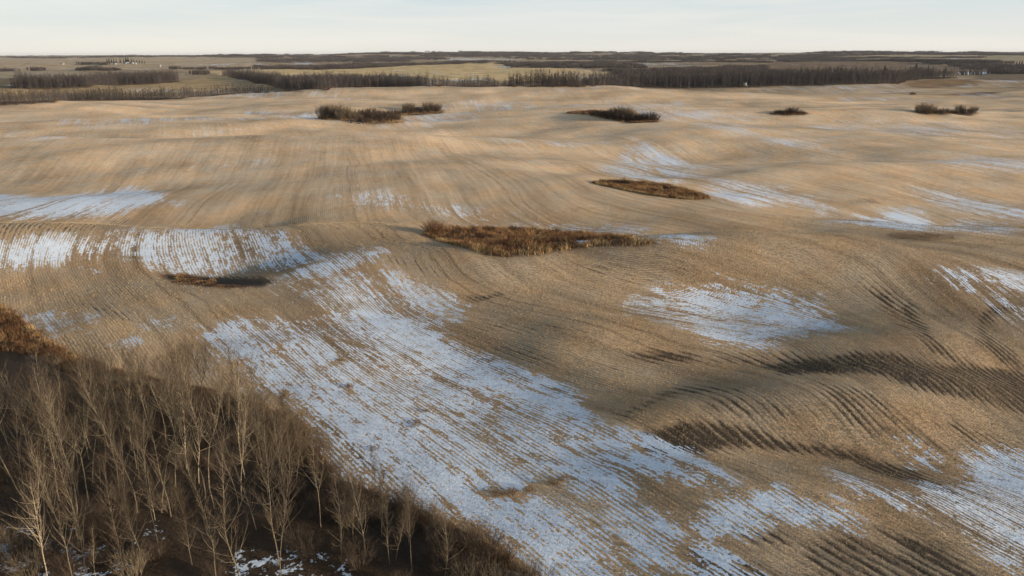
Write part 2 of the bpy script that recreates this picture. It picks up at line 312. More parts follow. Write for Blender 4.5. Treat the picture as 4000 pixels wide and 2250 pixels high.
WOOD_FLOORS = [(w[2], w[3], w[4]) for w in TREE_WOODS]
def strip(front, depth, d2=None):
    """footprint: a front edge on the ground and a depth away from it (m), drawn in at both ends and uneven at the back"""
    g0 = gpoly(front); n = 25
    L = np.concatenate([[0], np.cumsum(np.hypot(*(g0[1:] - g0[:-1]).T))]); L /= L[-1]; w = np.linspace(0, 1, n)
    g = np.stack([np.interp(w, L, g0[:, 0]), np.interp(w, L, g0[:, 1])], 1); u = unit(g)
    dd = np.linspace(depth, depth if d2 is None else d2, n) * (1 - np.abs(2 * w - 1) ** 5 * .92) * (1 + .35 * fbm(w * 9 + depth, w * 0 + len(front), 31, 2))
    return np.concatenate([g, (g + u * dd[:, None])[::-1]])
g_GROVE = gpoly([(max(-900, a), min(b, 1800)) for a, b in GROVE])
G_MAIN, G_TWO, G_A, G_C, G_D, G_E, G_F, G_G, G_BRUSH = [gpoly(p) for p in (SL_MAIN, SL_TWO, SL_A, SL_C, SL_D, SL_E, SL_F, SL_G, BRUSH)]
G_GL = gpoly([(395, 690), (470, 690), (540, 700), (550, 716), (640, 722), (560, 726), (440, 712)])
G_SNOW = [(d, s, gpoly(p)) for d, s, p in SNOW]
G_SOIL = [(d, s, gpoly(p)) for d, s, p in SOIL]
G_COVER = [(c, s, gpoly(p)) for c, s, p in COVER]

def paint(x, y, feats, soft=0.030, warp=0.032):
    dist = np.hypot(x, y)
    wx = x + warp * dist * fbm(x / (0.10 * dist + 4), y / (0.10 * dist + 4), 71, 3)
    wy = y + warp * dist * 1.4 * fbm(x / (0.10 * dist + 4), y / (0.10 * dist + 4), 93, 3)
    res = np.zeros(x.shape)
    for d, s, P in feats:
        lo = P.min(0); hi = P.max(0); far = np.hypot(*P.mean(0)); f = soft * far * s * (1 + 0.6 * (far > 250)); mg = f + 0.06 * far
        m = (x > lo[0] - mg) & (x < hi[0] + mg) & (y > lo[1] - mg) & (y < hi[1] + mg)
        if not m.any(): continue
        sd = sdf_poly(wx[m], wy[m], P)
        res[m] = np.maximum(res[m], d * sstep(-f * 1.1, f * 0.9, sd))
    return res
def snow_at(x, y): return paint(x, y, G_SNOW)
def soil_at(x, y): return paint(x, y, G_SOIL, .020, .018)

# ------------------------------------------------------------------ drill rows: heading surveyed at spots, then a phase surface with that heading
HEAD = [  # survey x, y, heading in degrees counter-clockwise from +X
    (1000, 420, 99), (1000, 520, 99), (700, 500, 99), (1350, 480, 99), (1000, 360, 99), (400, 430, 99), (1600, 400, 110), (1500, 560, 150), (1700, 590, 160), (1300, 545, 140),
    (1050, 660, 96), (880, 590, 108), (600, 640, 118), (200, 610, 100), (150, 520, 75), (20, 520, 60), (400, 700, 140), (100, 700, 140), (300, 780, 142), (150, 820, 142), (700, 760, 150),
    (600, 860, 138), (800, 950, 137), (1000, 1050, 137), (1200, 1200, 137), (1400, 1350, 137), (1100, 850, 145), (1100, 740, 120), (1300, 1000, 137), (1600, 1150, 138), (1700, 1300, 138), (1350, 780, 140),
    (1600, 700, 165), (1900, 660, 150), (2100, 670, 118), (2200, 720, 105), (2100, 620, 150), (2400, 700, 70), (1850, 760, 150), (2000, 800, 130), (1750, 820, 170), (2200, 850, 95), (2350, 880, 80), (2300, 960, 72), (2480, 980, 72), (2150, 930, 95),
    (1700, 960, 160), (1900, 960, 140), (2000, 1050, 140), (2300, 1100, 138), (2300, 1300, 141), (2500, 1250, 141), (2000, 1300, 140), (1900, 1420, 140), (1700, 860, 165),
    (1850, 490, 120), (2050, 500, 125), (2300, 540, 110), (2500, 560, 110), (2300, 420, 140), (1900, 540, 150), (2500, 480, 140), (2400, 620, 130), (2576, 800, 60)]
hp = ground([h[0] for h in HEAD], [h[1] for h in HEAD])[:, :2]
ha = np.radians([h[2] for h in HEAD])
GX0, GX1, GY0, GY1, GN = -330.0, 330.0, 10.0, 470.0, 1.5
gx = np.arange(GX0, GX1, GN); gy = np.arange(GY0, GY1, GN)
GXX, GYY = np.meshgrid(gx, gy)
num = np.zeros_like(GXX); den = np.zeros_like(GXX)
for (hx, hy), a in zip(hp, ha):
    w = 1.0 / ((((GXX - hx) ** 2 + (GYY - hy) ** 2) / (1 + 0.01 * hy)) ** 1.35 + 12.0)
    num += w * a; den += w
ANG = num / den + 0.05 * fbm(GXX / 40, GYY / 40, 77, 2)
NX, NY = -np.sin(ANG), np.cos(ANG)
def solve_phase(nx, ny):
    div = np.zeros_like(nx)
    div[:, 1:-1] += (nx[:, 2:] - nx[:, :-2]) / (2 * GN); div[1:-1, :] += (ny[2:, :] - ny[:-2, :]) / (2 * GN)
    # even mirror so that the Poisson solve has free edges; subtract mean gradient first
    mx, my = nx.mean(), ny.mean()
    D = np.block([[div, div[:, ::-1]], [div[::-1], div[::-1, ::-1]]])
    ky = 2 * np.pi * np.fft.fftfreq(D.shape[0], GN); kx = 2 * np.pi * np.fft.fftfreq(D.shape[1], GN)
    K = -(kx[None] ** 2 + ky[:, None] ** 2); K[0, 0] = 1
    F = np.fft.fft2(D) / K; F[0, 0] = 0
    ph = np.real(np.fft.ifft2(F))[:nx.shape[0], :nx.shape[1]]
    return ph
def fix_phase(nx, ny):
    # iterate: solve for the remainder after taking the mean heading out
    mx, my = nx.mean(), ny.mean()
    base = mx * GXX + my * GYY
    return base + solve_phase(nx - mx, ny - my)
PHASE = fix_phase(NX, NY)
ALONG = fix_phase(np.cos(ANG), np.sin(ANG))
PGY, PGX = np.gradient(PHASE, GN)
def bil(A, x, y):
    fx = np.clip((x - GX0) / GN, 0, A.shape[1] - 1.001); fy = np.clip((y - GY0) / GN, 0, A.shape[0] - 1.001)
    i = fx.astype(int); j = fy.astype(int); u = fx - i; v = fy - j
    r = (A[j, i] * (1 - u) + A[j, i + 1] * u) * (1 - v) + (A[j + 1, i] * (1 - u) + A[j + 1, i + 1] * u) * v
    if A is PHASE or A is ALONG:        # beyond the surveyed rows: carry on with the main heading
        ex = x - np.clip(x, GX0, GX1 - GN); ey = y - np.clip(y, GY0, GY1 - GN); a = math.radians(99)
        r = r + ((-math.sin(a) * ex + math.cos(a) * ey) if A is PHASE else (math.cos(a) * ex + math.sin(a) * ey))
    return r
ROW = 0.37
print('setup', round(time.time() - T0, 1))

# ------------------------------------------------------------------ material helpers
def new_mat(name):
    m = bpy.data.materials.new(name); m.use_nodes = True
    n = m.node_tree.nodes; n.clear()
    o = n.new('ShaderNodeOutputMaterial'); b = n.new('ShaderNodeBsdfPrincipled')
    b.inputs['Roughness'].default_value = 0.9
    b.inputs['Specular IOR Level'].default_value = 0.15
    m.node_tree.links.new(b.outputs[0], o.inputs['Surface'])
    return m, n, m.node_tree.links, b
class NT:
    def __init__(s, n, l): s.n, s.l = n, l
    def put(s, sock, v):
        if hasattr(v, 'is_output') or isinstance(v, bpy.types.NodeSocket): s.l.new(v, sock)
        else: sock.default_value = v
    def math(s, op, a, b=0.0, c=0.0, clamp=False):
        q = s.n.new('ShaderNodeMath'); q.operation = op; q.use_clamp = clamp
        for k, v in zip(range(3), (a, b, c)): s.put(q.inputs[k], v)
        return q.outputs[0]
    def attr(s, name, out='Fac'):
        q = s.n.new('ShaderNodeAttribute'); q.attribute_name = name; return q.outputs[out]
    def noise(s, vec, scale, detail=3, rough=.55, out='Fac', dist=0.0):
        q = s.n.new('ShaderNodeTexNoise'); q.inputs['Scale'].default_value = scale; q.inputs['Detail'].default_value = detail
        q.inputs['Roughness'].default_value = rough; q.inputs['Distortion'].default_value = dist
        if vec is not None: s.l.new(vec, q.inputs['Vector'])
        return q.outputs[out]
    def mix(s, f, a, b, mode='MIX'):
        q = s.n.new('ShaderNodeMix'); q.data_type = 'RGBA'; q.blend_type = mode
        s.put(q.inputs['Factor'], f); s.put(q.inputs['A'], a); s.put(q.inputs['B'], b); return q.outputs['Result']
    def range(s, v, a, b, c=0.0, d=1.0, smooth=False):
        q = s.n.new('ShaderNodeMapRange'); q.interpolation_type = 'SMOOTHSTEP' if smooth else 'LINEAR'
        s.put(q.inputs[0], v)
        for k, w in zip((1, 2, 3, 4), (a, b, c, d)): s.put(q.inputs[k], w)
        return q.outputs[0]
    def comb(s, x, y, z=0.0):
        q = s.n.new('ShaderNodeCombineXYZ')
        for k, v in enumerate((x, y, z)): s.put(q.inputs[k], v)
        return q.outputs[0]
def c4(c): return (c[0], c[1], c[2], 1.0)

# ------------------------------------------------------------------ ground mesh
NU, NV = 600, 900
tv = np.linspace(0, 1, NV)
yv = 14.0 * (24000 / 14.0) ** tv
uu = np.linspace(-1, 1, NU)
YY = np.repeat(yv[:, None], NU, 1)
XX = uu[None, :] * (0.86 * YY + 45)
gxv, gyv = XX.ravel(), YY.ravel()
gzv = height(gxv, gyv)
me = bpy.data.meshes.new('ground')
idx = np.arange(NU * NV).reshape(NV, NU)
quads = np.stack([idx[:-1, :-1], idx[:-1, 1:], idx[1:, 1:], idx[1:, :-1]], -1).reshape(-1, 4)
def mesh_from(me, co, faces):
    nv, nf, k = len(co), len(faces), faces.shape[1]
    me.vertices.add(nv); me.vertices.foreach_set('co', np.ascontiguousarray(co, np.float32).ravel())
    me.loops.add(nf * k); me.loops.foreach_set('vertex_index', np.ascontiguousarray(faces, np.int32).ravel())
    me.polygons.add(nf); me.polygons.foreach_set('loop_start', np.arange(0, nf * k, k, dtype=np.int32))
    me.update(calc_edges=True)
def add_attr(me, name, vals):
    a = me.attributes.new(name, 'FLOAT', 'POINT'); a.data.foreach_set('value', np.ascontiguousarray(vals, np.float32))
def add_col(me, name, rgb):
    a = me.attributes.new(name, 'FLOAT_COLOR', 'POINT')
    a.data.foreach_set('color', np.ascontiguousarray(np.concatenate([rgb, np.ones((len(rgb), 1))], 1), np.float32).ravel())
mesh_from(me, np.stack([gxv, gyv, gzv], 1), quads)
me.polygons.foreach_set('use_smooth', np.ones(len(quads), bool))
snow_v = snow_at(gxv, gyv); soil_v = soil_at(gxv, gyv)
# thin scattered snow in the distance
dist_v = np.hypot(gxv, gyv)
sc = fbm(gxv / 120 + 5, gyv / 45, 55, 3)
snow_v = np.maximum(snow_v, sstep(150, 300, dist_v) * sstep(.05, .5, sc) * .46)
cov = np.array([.430, .308, .198])[None] * (1 - sstep(90, 260, gyv))[:, None] + np.array([.655, .478, .318])[None] * sstep(90, 260, gyv)[:, None]  # far stubble painted lighter: its lit, grazing-view brightness is put into the colour
farf = sstep(620, 900, gyv + 0.25 * np.abs(gxv))
wild = np.array([.31, .225, .14])[None] * (1 + .5 * fbm(gxv / 500, gyv / 300, 61, 3))[:, None]
cov = cov * (1 - farf[:, None]) + wild * farf[:, None]
for c, s, P in G_COVER:
    f = 0.02 * np.hypot(*P.mean(0)) * s
    lo = P.min(0) - f * 3; hi = P.max(0) + f * 3
    m = (gxv > lo[0]) & (gxv < hi[0]) & (gyv > lo[1]) & (gyv < hi[1])
    if m.any():
        w = sstep(-f, f, sdf_poly(gxv[m], gyv[m], P))[:, None]
        cov[m] = cov[m] * (1 - w) + np.array(c)[None] * w
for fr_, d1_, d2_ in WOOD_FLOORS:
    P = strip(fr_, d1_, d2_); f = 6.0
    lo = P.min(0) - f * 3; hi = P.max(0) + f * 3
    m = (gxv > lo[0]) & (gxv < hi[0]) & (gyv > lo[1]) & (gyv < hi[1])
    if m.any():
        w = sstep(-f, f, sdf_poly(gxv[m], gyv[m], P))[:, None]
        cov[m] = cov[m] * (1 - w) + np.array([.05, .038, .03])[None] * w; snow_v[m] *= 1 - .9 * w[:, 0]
rowamp = (1 - farf) * (1 - sstep(380, 460, gyv))
def area(P, f, warp=0.0):
    out = np.zeros(len(gxv)); lo = P.min(0) - f * 3 - 3; hi = P.max(0) + f * 3 + 3
    m = (gxv > lo[0]) & (gxv < hi[0]) & (gyv > lo[1]) & (gyv < hi[1])
    out[m] = sstep(-f, f, sdf_poly(gxv[m] + warp * fbm(gxv[m] / 4, gyv[m] / 4, 5, 3), gyv[m] + warp * fbm(gxv[m] / 4, gyv[m] / 4, 15, 3), P)); return out
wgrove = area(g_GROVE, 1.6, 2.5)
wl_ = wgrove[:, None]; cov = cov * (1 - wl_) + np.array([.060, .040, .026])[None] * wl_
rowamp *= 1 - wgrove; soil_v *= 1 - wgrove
for P, c, f in ((G_MAIN, (.115, .065, .035), 1.0), (G_TWO, (.14, .085, .042), 1.2), (G_A, (.10, .068, .042), 3), (G_C, (.12, .08, .045), 3), (G_D, (.08, .06, .04), 3), (G_E, (.09, .065, .045), 3), (G_F, (.20, .14, .08), 4.0), (G_G, (.034, .027, .021), 1.0), (G_BRUSH, (.10, .055, .03), 1.5)):
    w = area(P, f, 0.8)
    cov = cov * (1 - w[:, None]) + np.array(c)[None] * w[:, None]; rowamp *= 1 - w
    snow_v *= 1 - 0.97 * w
    if P is not G_G: soil_v *= 1 - w
# ice peeping out of the main slough
for tr_ in ([(665, 697), (700, 688), (760, 668), (820, 655)], [(1590, 392), (1640, 420), (1690, 455)], [(840, 915), (862, 905)], [(1230, 1240), (1290, 1245), (1400, 1215)]):
    q = gpoly(tr_)
    d_ = np.full(len(gxv), 1e9)
    for k in range(len(q) - 1):
        e_ = q[k + 1] - q[k]; tt_ = np.clip(((gxv - q[k][0]) * e_[0] + (gyv - q[k][1]) * e_[1]) / (e_ @ e_), 0, 1)
        d_ = np.minimum(d_, np.hypot(gxv - q[k][0] - tt_ * e_[0], gyv - q[k][1] - tt_ * e_[1]))
    snow_v *= 1 - .9 * np.exp(-(d_ / .75) ** 2)
G_ICE = gpoly([(1440, 606), (1478, 604), (1490, 611), (1455, 613)])
ice = np.maximum(area(G_ICE, .5, 1), .8 * area(gpoly([(1345, 589), (1400, 590), (1400, 594), (1345, 593)]), .4, 1))
snow_v = np.maximum(snow_v, .85 * ice)
# rows that ring the sloughs
def sd_all(x, y):
    r = np.full(x.shape, 1e6)
    for P in (G_MAIN, G_TWO, G_F):
        lo = P.min(0) - 40; hi = P.max(0) + 40
        m = (x > lo[0]) & (x < hi[0]) & (y > lo[1]) & (y < hi[1])
        if m.any(): r[m] = np.minimum(r[m], -sdf_poly(x[m], y[m], P))
    return r
ringd = sd_all(gxv, gyv)
ring = (1 - sstep(13, 17, ringd + 5 * vnoise(gxv / 22, gyv / 22, 8))) 
add_attr(me, 'snow', snow_v); add_attr(me, 'soil', soil_v); add_attr(me, 'rowamp', rowamp)
add_attr(me, 'rowphase', bil(PHASE, gxv, gyv)); add_attr(me, 'rowalong', bil(ALONG, gxv, gyv))
add_attr(me, 'ringd', np.minimum(ringd, 60)); add_attr(me, 'ring', ring); add_attr(me, 'dist', dist_v); add_attr(me, 'floor', wgrove)
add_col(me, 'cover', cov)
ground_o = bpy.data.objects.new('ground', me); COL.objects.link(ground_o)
ground_o['kind'] = 'structure'
print('ground', round(time.time() - T0, 1))

m, n, l, b = new_mat('stubble_field')
t = NT(n, l)
geo = n.new('ShaderNodeNewGeometry'); POS = geo.outputs['Position']
ph = t.attr('rowphase'); al = t.attr('rowalong'); dist = t.attr('dist')
ringf = t.attr('ring')
wob = t.math('MULTIPLY', t.math('SUBTRACT', t.noise(POS, 1.6, 3, .6), .5), .27)
def rowpat(p, k=1.0):
    return t.math('SINE', t.math('MULTIPLY', t.math('ADD', p, wob), 2 * math.pi / (ROW * k)))
rp = t.math('ADD', t.math('MULTIPLY', rowpat(ph), t.math('SUBTRACT', 1.0, ringf)), t.math('MULTIPLY', rowpat(t.attr('ringd')), ringf))
n_big = t.noise(POS, .035, 4, .55)
n_med = t.noise(POS, .11, 4, .55)
mph = n.new('ShaderNodeMapping'); mph.inputs['Scale'].default_value = (.008, .045, .02); l.new(POS, mph.inputs[0])
n_hor = t.noise(mph.outputs[0], 1.0, 5, .62)
rowfade = t.math('MULTIPLY', t.attr('rowamp'), t.range(dist, 120, 330, 1.0, .30))
rowfade = t.math('MULTIPLY', rowfade, t.range(n_med, .38, .62, .30, 1.15))
rp = t.math('MULTIPLY', rp, rowfade)
rpw = t.math('MULTIPLY', rowpat(ph, 2.0), rowfade)
rvec = t.comb(t.math('MULTIPLY', ph, 1.0), t.math('MULTIPLY', al, .040), 0.0)
rvec2 = t.comb(t.math('MULTIPLY', ph, 1.0), t.math('MULTIPLY', al, .06), 3.0)
n_row = t.noise(rvec, 1.0, 4, .65)            # streaks along the rows
n_row2 = t.noise(rvec2, .20, 4, .6)          # broad swaths
n_fine = t.noise(POS, 2.8, 4, .68)
swp = t.math('PINGPONG', t.math('ADD', ph, t.math('MULTIPLY', t.math('SUBTRACT', n_med, .5), 3.0)), 4.6)
swath = t.math('MULTIPLY', t.range(swp, .15, .75, 1.0, 0.0, True), t.attr('rowamp'))    # seam between machine passes
swath = t.math('MULTIPLY', swath, t.range(n_row2, .40, .60, .15, 1.0))
swath = t.math('MULTIPLY', swath, t.range(dist, 100, 230, 1.0, .12))
n_clump = t.noise(POS, .62, 5, .62)
n_fleck = t.noise(t.comb(ph, t.math('MULTIPLY', al, .17), 7.0), 2.3, 3, .6)
# stubble colour
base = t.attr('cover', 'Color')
tone = t.math('ADD', t.math('ADD', t.math('MULTIPLY', t.math('SUBTRACT', n_big, .5), 1.15), t.math('MULTIPLY', t.math('SUBTRACT', n_row2, .5), t.range(dist, 130, 380, 1.4, .22))),
              t.math('ADD', t.math('MULTIPLY', t.math('SUBTRACT', n_fine, .5), .40), t.math('MULTIPLY', t.math('SUBTRACT', n_row, .5), t.range(dist, 150, 420, 1.0, .25))))
tone = t.math('ADD', tone, t.math('MULTIPLY', t.math('SUBTRACT', n_hor, .5), t.range(dist, 120, 420, .0, 1.15)))  # level bands paint relief light and shade into the far stubble tone
tone = t.math('ADD', tone, t.math('MULTIPLY', t.math('SUBTRACT', n_clump, .5), t.range(dist, 110, 260, .1, .7)))
tone = t.math('ADD', t.math('ADD', 1.0, tone), t.math('MULTIPLY', rp, .16))
tl = t.math('PINGPONG', t.math('ADD', ph, t.math('MULTIPLY', t.math('SUBTRACT', n_big, .5), 6.0)), 17.0)
tram = t.math('MULTIPLY', t.range(t.math('ABSOLUTE', t.math('SUBTRACT', tl, 1.1)), .12, .34, 1.0, 0.0, True), t.math('MULTIPLY', t.attr('rowamp'), t.range(dist, 120, 260, 1.0, .2)))
tone = t.math('SUBTRACT', tone, t.math('MULTIPLY', tram, .30))
tone = t.math('MAXIMUM', t.math('SUBTRACT', tone, t.math('MULTIPLY', swath, .32)), .25)
hue = t.mix(t.range(n_med, .35, .68, 0, 1), (1.05, .97, .86, 1), (.94, 1.01, 1.08, 1))
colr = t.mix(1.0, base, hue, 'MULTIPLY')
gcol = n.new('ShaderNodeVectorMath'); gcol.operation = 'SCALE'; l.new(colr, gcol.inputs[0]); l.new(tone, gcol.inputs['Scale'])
# bare dark soil, opening between the rows
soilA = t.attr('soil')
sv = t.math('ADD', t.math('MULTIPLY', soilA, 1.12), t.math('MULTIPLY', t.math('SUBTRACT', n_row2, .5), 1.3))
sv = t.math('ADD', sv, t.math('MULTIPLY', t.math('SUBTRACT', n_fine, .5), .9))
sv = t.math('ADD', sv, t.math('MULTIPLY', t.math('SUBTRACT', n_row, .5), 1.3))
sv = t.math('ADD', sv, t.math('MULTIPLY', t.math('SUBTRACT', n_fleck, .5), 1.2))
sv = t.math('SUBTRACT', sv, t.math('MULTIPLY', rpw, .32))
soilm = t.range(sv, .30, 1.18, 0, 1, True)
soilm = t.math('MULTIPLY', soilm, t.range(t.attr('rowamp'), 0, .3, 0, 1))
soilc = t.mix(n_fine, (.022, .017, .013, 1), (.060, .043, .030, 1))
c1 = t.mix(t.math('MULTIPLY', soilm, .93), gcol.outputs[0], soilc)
# snow caught between the rows
snA = t.attr('snow')
nofl = t.math('SUBTRACT', 1.0, t.attr('floor'))
sn = t.math('ADD', t.math('MULTIPLY', snA, .77), t.math('MULTIPLY', t.math('MULTIPLY', t.math('SUBTRACT', n_row, .5), 1.6), nofl))
sn = t.math('ADD', sn, t.math('MULTIPLY', t.math('SUBTRACT', n_fleck, .5), t.math('MULTIPLY', t.range(dist, 150, 400, 1.75, .6), nofl)))
sn = t.math('SUBTRACT', sn, t.math('MULTIPLY', t.attr('floor'), .10))
sn = t.math('ADD', sn, t.math('MULTIPLY', t.math('MULTIPLY', t.math('SUBTRACT', n_row2, .5), 1.75), nofl))
sn = t.math('ADD', sn, t.math('MULTIPLY', t.math('MULTIPLY', t.math('SUBTRACT', n_clump, .5), 1.4), t.attr('floor')))
sn = t.math('ADD', sn, t.math('MULTIPLY', t.math('SUBTRACT', n_fine, .5), 1.45))
sn = t.math('ADD', sn, t.math('MULTIPLY', t.math('SUBTRACT', n_clump, .5), .65))
sn = t.math('SUBTRACT', sn, t.math('ADD', t.math('MULTIPLY', rp, .27), t.math('MULTIPLY', swath, .20)))
lowc = t.range(dist, 110, 420, .43, .16); hic = t.range(dist, 110, 420, .56, 1.0)
snm = t.range(sn, lowc, hic, 0, 1, True)
snm = t.math('MULTIPLY', snm, t.range(snA, .04, .20, 0, 1))
snc = t.mix(n_clump, (.58, .68, .83, 1), (.76, .84, .93, 1))
c2 = t.mix(t.math('MULTIPLY', snm, .92), c1, snc)
l.new(c2, b.inputs['Base Color'])
# standing straw: the surface is made of upright stalks that face every way, so its fine normals are scattered (snow lies smooth)
vn = n.new('ShaderNodeVectorMath'); vn.operation = 'SUBTRACT'; l.new(t.noise(POS, 13.0, 1, .6, 'Color'), vn.inputs[0]); vn.inputs[1].default_value = (.5, .5, .42)
vk = n.new('ShaderNodeVectorMath'); vk.operation = 'SCALE'; l.new(vn.outputs[0], vk.inputs[0]); l.new(t.range(snm, 0, 1, 4.2, .8), vk.inputs['Scale'])
va = n.new('ShaderNodeVectorMath'); va.operation = 'ADD'; l.new(geo.outputs['Normal'], va.inputs[0]); l.new(vk.outputs[0], va.inputs[1])
vz = n.new('ShaderNodeVectorMath'); vz.operation = 'NORMALIZE'; l.new(va.outputs[0], vz.inputs[0])
bh = t.math('ADD', t.math('MULTIPLY', n_fine, .10), t.math('MULTIPLY', n_clump, .10))
bump = n.new('ShaderNodeBump'); bump.inputs['Distance'].default_value = 1.0
l.new(bh, bump.inputs['Height']); l.new(t.range(dist, 60, 400, .5, .0), bump.inputs['Strength']); l.new(vz.outputs[0], bump.inputs['Normal']); l.new(bump.outputs[0], b.inputs['Normal'])
me.materials.append(m)

# ------------------------------------------------------------------ vegetation builders
class MB:
    """collects triangles"""
    def __init__(s): s.v = []; s.f = []; s.c = []; s.n = 0
    def add(s, v, f, tone=None):
        v = np.asarray(v, np.float32).reshape(-1, 3); s.v.append(v); s.f.append(np.asarray(f, np.int32) + s.n); s.n += len(v)
        s.c.append(np.full(len(v), 1.0, np.float32) if tone is None else np.asarray(tone, np.float32))
    def mesh(s, name, mat, smooth=False):
        me = bpy.data.meshes.new(name)
        mesh_from(me, np.concatenate(s.v), np.concatenate(s.f))
        add_attr(me, 'tone', np.concatenate(s.c))
        if smooth: me.polygons.foreach_set('use_smooth', np.ones(len(me.polygons), bool))
        if mat: me.materials.append(mat)
        return me
    def tris(s): return sum(len(f) for f in s.f)
def tube(mb, P, r, k=5):
    P = np.asarray(P, float); n = len(P)
    T = unit(np.gradient(P, axis=0))
    ref = np.array([0.0, 0, 1]) if abs(unit(P[-1] - P[0])[2]) < .8 else np.array([1.0, 0, 0])
    U = unit(np.cross(T, ref)); V = np.cross(T, U)
    a = np.arange(k) * 2 * math.pi / k
    ring = P[:, None] + np.asarray(r)[:, None, None] * (np.cos(a)[None, :, None] * U[:, None] + np.sin(a)[None, :, None] * V[:, None])
    i = np.arange(n - 1)[:, None] * k; j = np.arange(k)[None]; jn = (j + 1) % k
    A, B, C, D = (i + j).ravel(), (i + jn).ravel(), (i + k + jn).ravel(), (i + k + j).ravel()
    mb.add(ring.reshape(-1, 3), np.concatenate([np.stack([A, B, C], 1), np.stack([A, C, D], 1)]))
def spikes(mb, B, D, L, W, rng, tone=None, bend=0.0):
    """thin tapered shoots: base, direction, length, width; bend adds a kink so that they curve"""
    B = np.asarray(B, float); n = len(B); D = unit(D)
    S = unit(np.cross(D, rng.normal(size=(n, 3)))) * np.asarray(W)[:, None] * .5
    L = np.asarray(L)[:, None]
    if bend == 0:
        v = np.stack([B - S, B + S, B + D * L], 1); f = np.arange(n * 3).reshape(n, 3)
        mb.add(v.reshape(-1, 3), f, None if tone is None else np.repeat(tone, 3)); return
    M = B + D * L * .5; D2 = unit(D + rng.normal(size=(n, 3)) * bend + np.array([0, 0, .25]) * bend)
    v = np.stack([B - S, B + S, M - S * .6, M + S * .6, M + D2 * L * .5], 1)
    q = np.arange(n)[:, None] * 5
    f = np.concatenate([q + [0, 1, 3], q + [0, 3, 2], q + [2, 3, 4]])
    mb.add(v.reshape(-1, 3), f, None if tone is None else np.repeat(tone, 5))
def along(PL, i, t):
    """spots on polylines PL[i] at fraction t, and their direction"""
    m = PL.shape[1]; q = np.clip(t * (m - 1), 0, m - 1.001); k = q.astype(int); u = (q - k)[:, None]
    a = PL[i, k]; b_ = PL[i, k + 1]; return a * (1 - u) + b_ * u, unit(b_ - a)

def bark_mat(name, c1, c2, twig=False):
    m, n, l, b = new_mat(name); t = NT(n, l)
    oi = n.new('ShaderNodeObjectInfo'); g = n.new('ShaderNodeTexCoord')
    mp = n.new('ShaderNodeMapping'); mp.inputs['Scale'].default_value = (1, 1, 2.5); l.new(g.outputs['Object'], mp.inputs[0])
    if twig: col = t.mix(oi.outputs['Random'], c4(c1), c4(c2))
    else:
        f = t.range(t.noise(mp.outputs[0], 2.2, 4, .7), .42, .66)
        col = t.mix(f, c4(c1), c4(c2))
        v = t.math('ADD', t.range(oi.outputs['Random'], 0, 1, .7, 1.1), t.range(oi.outputs['Random'], .68, .76, 0, .85))
        q = n.new('ShaderNodeVectorMath'); q.operation = 'SCALE'; l.new(col, q.inputs[0]); l.new(v, q.inputs['Scale']); col = q.outputs[0]
    tn = t.attr('tone'); q = n.new('ShaderNodeVectorMath'); q.operation = 'SCALE'; l.new(col, q.inputs[0]); l.new(tn, q.inputs['Scale'])
    l.new(q.outputs[0], b.inputs['Base Color']); return m
M_BARK = bark_mat('aspen_bark', (.215, .175, .120), (.090, .068, .048))
M_TWIG = bark_mat('aspen_twig', (.074, .052, .035), (.098, .070, .047), True)
M_SHRUB = bark_mat('red_brown_shrub', (.072, .050, .037), (.095, .068, .049), True)
M_WILLOW = bark_mat('grey_willow', (.20, .155, .105), (.16, .12, .08), True)
M_FAR = bark_mat('far_bare_tree', (.056, .047, .047), (.105, .088, .082), True)
M_SPRUCE = bark_mat('spruce_needles', (.022, .032, .020), (.030, .042, .026), True)
def plant_mat(name, a, bcol):
    m, n, l, b = new_mat(name); t = NT(n, l)
    g = n.new('ShaderNodeNewGeometry')
    col = t.mix(t.range(t.noise(g.outputs['Position'], .30, 4, .7), .40, .60), c4(a), c4(bcol))
    q = n.new('ShaderNodeVectorMath'); q.operation = 'SCALE'; l.new(col, q.inputs[0]); l.new(t.attr('tone'), q.inputs['Scale'])
    l.new(q.outputs[0], b.inputs['Base Color']); return m

def obj(name, me, parent=None, loc=None, rz=0.0, sc=1.0, label=None, cat=None, group=None, kind=None):
    o = bpy.data.objects.new(name, me); COL.objects.link(o)
    if parent: o.parent = parent
    if loc is not None: o.location = loc
    o.rotation_euler = (0, 0, rz)
    if sc != 1.0: o.scale = (sc, sc, sc)
    if label: o['label'] = label
    if cat: o['category'] = cat
    if group: o['group'] = group
    if kind: o['kind'] = kind
    return o

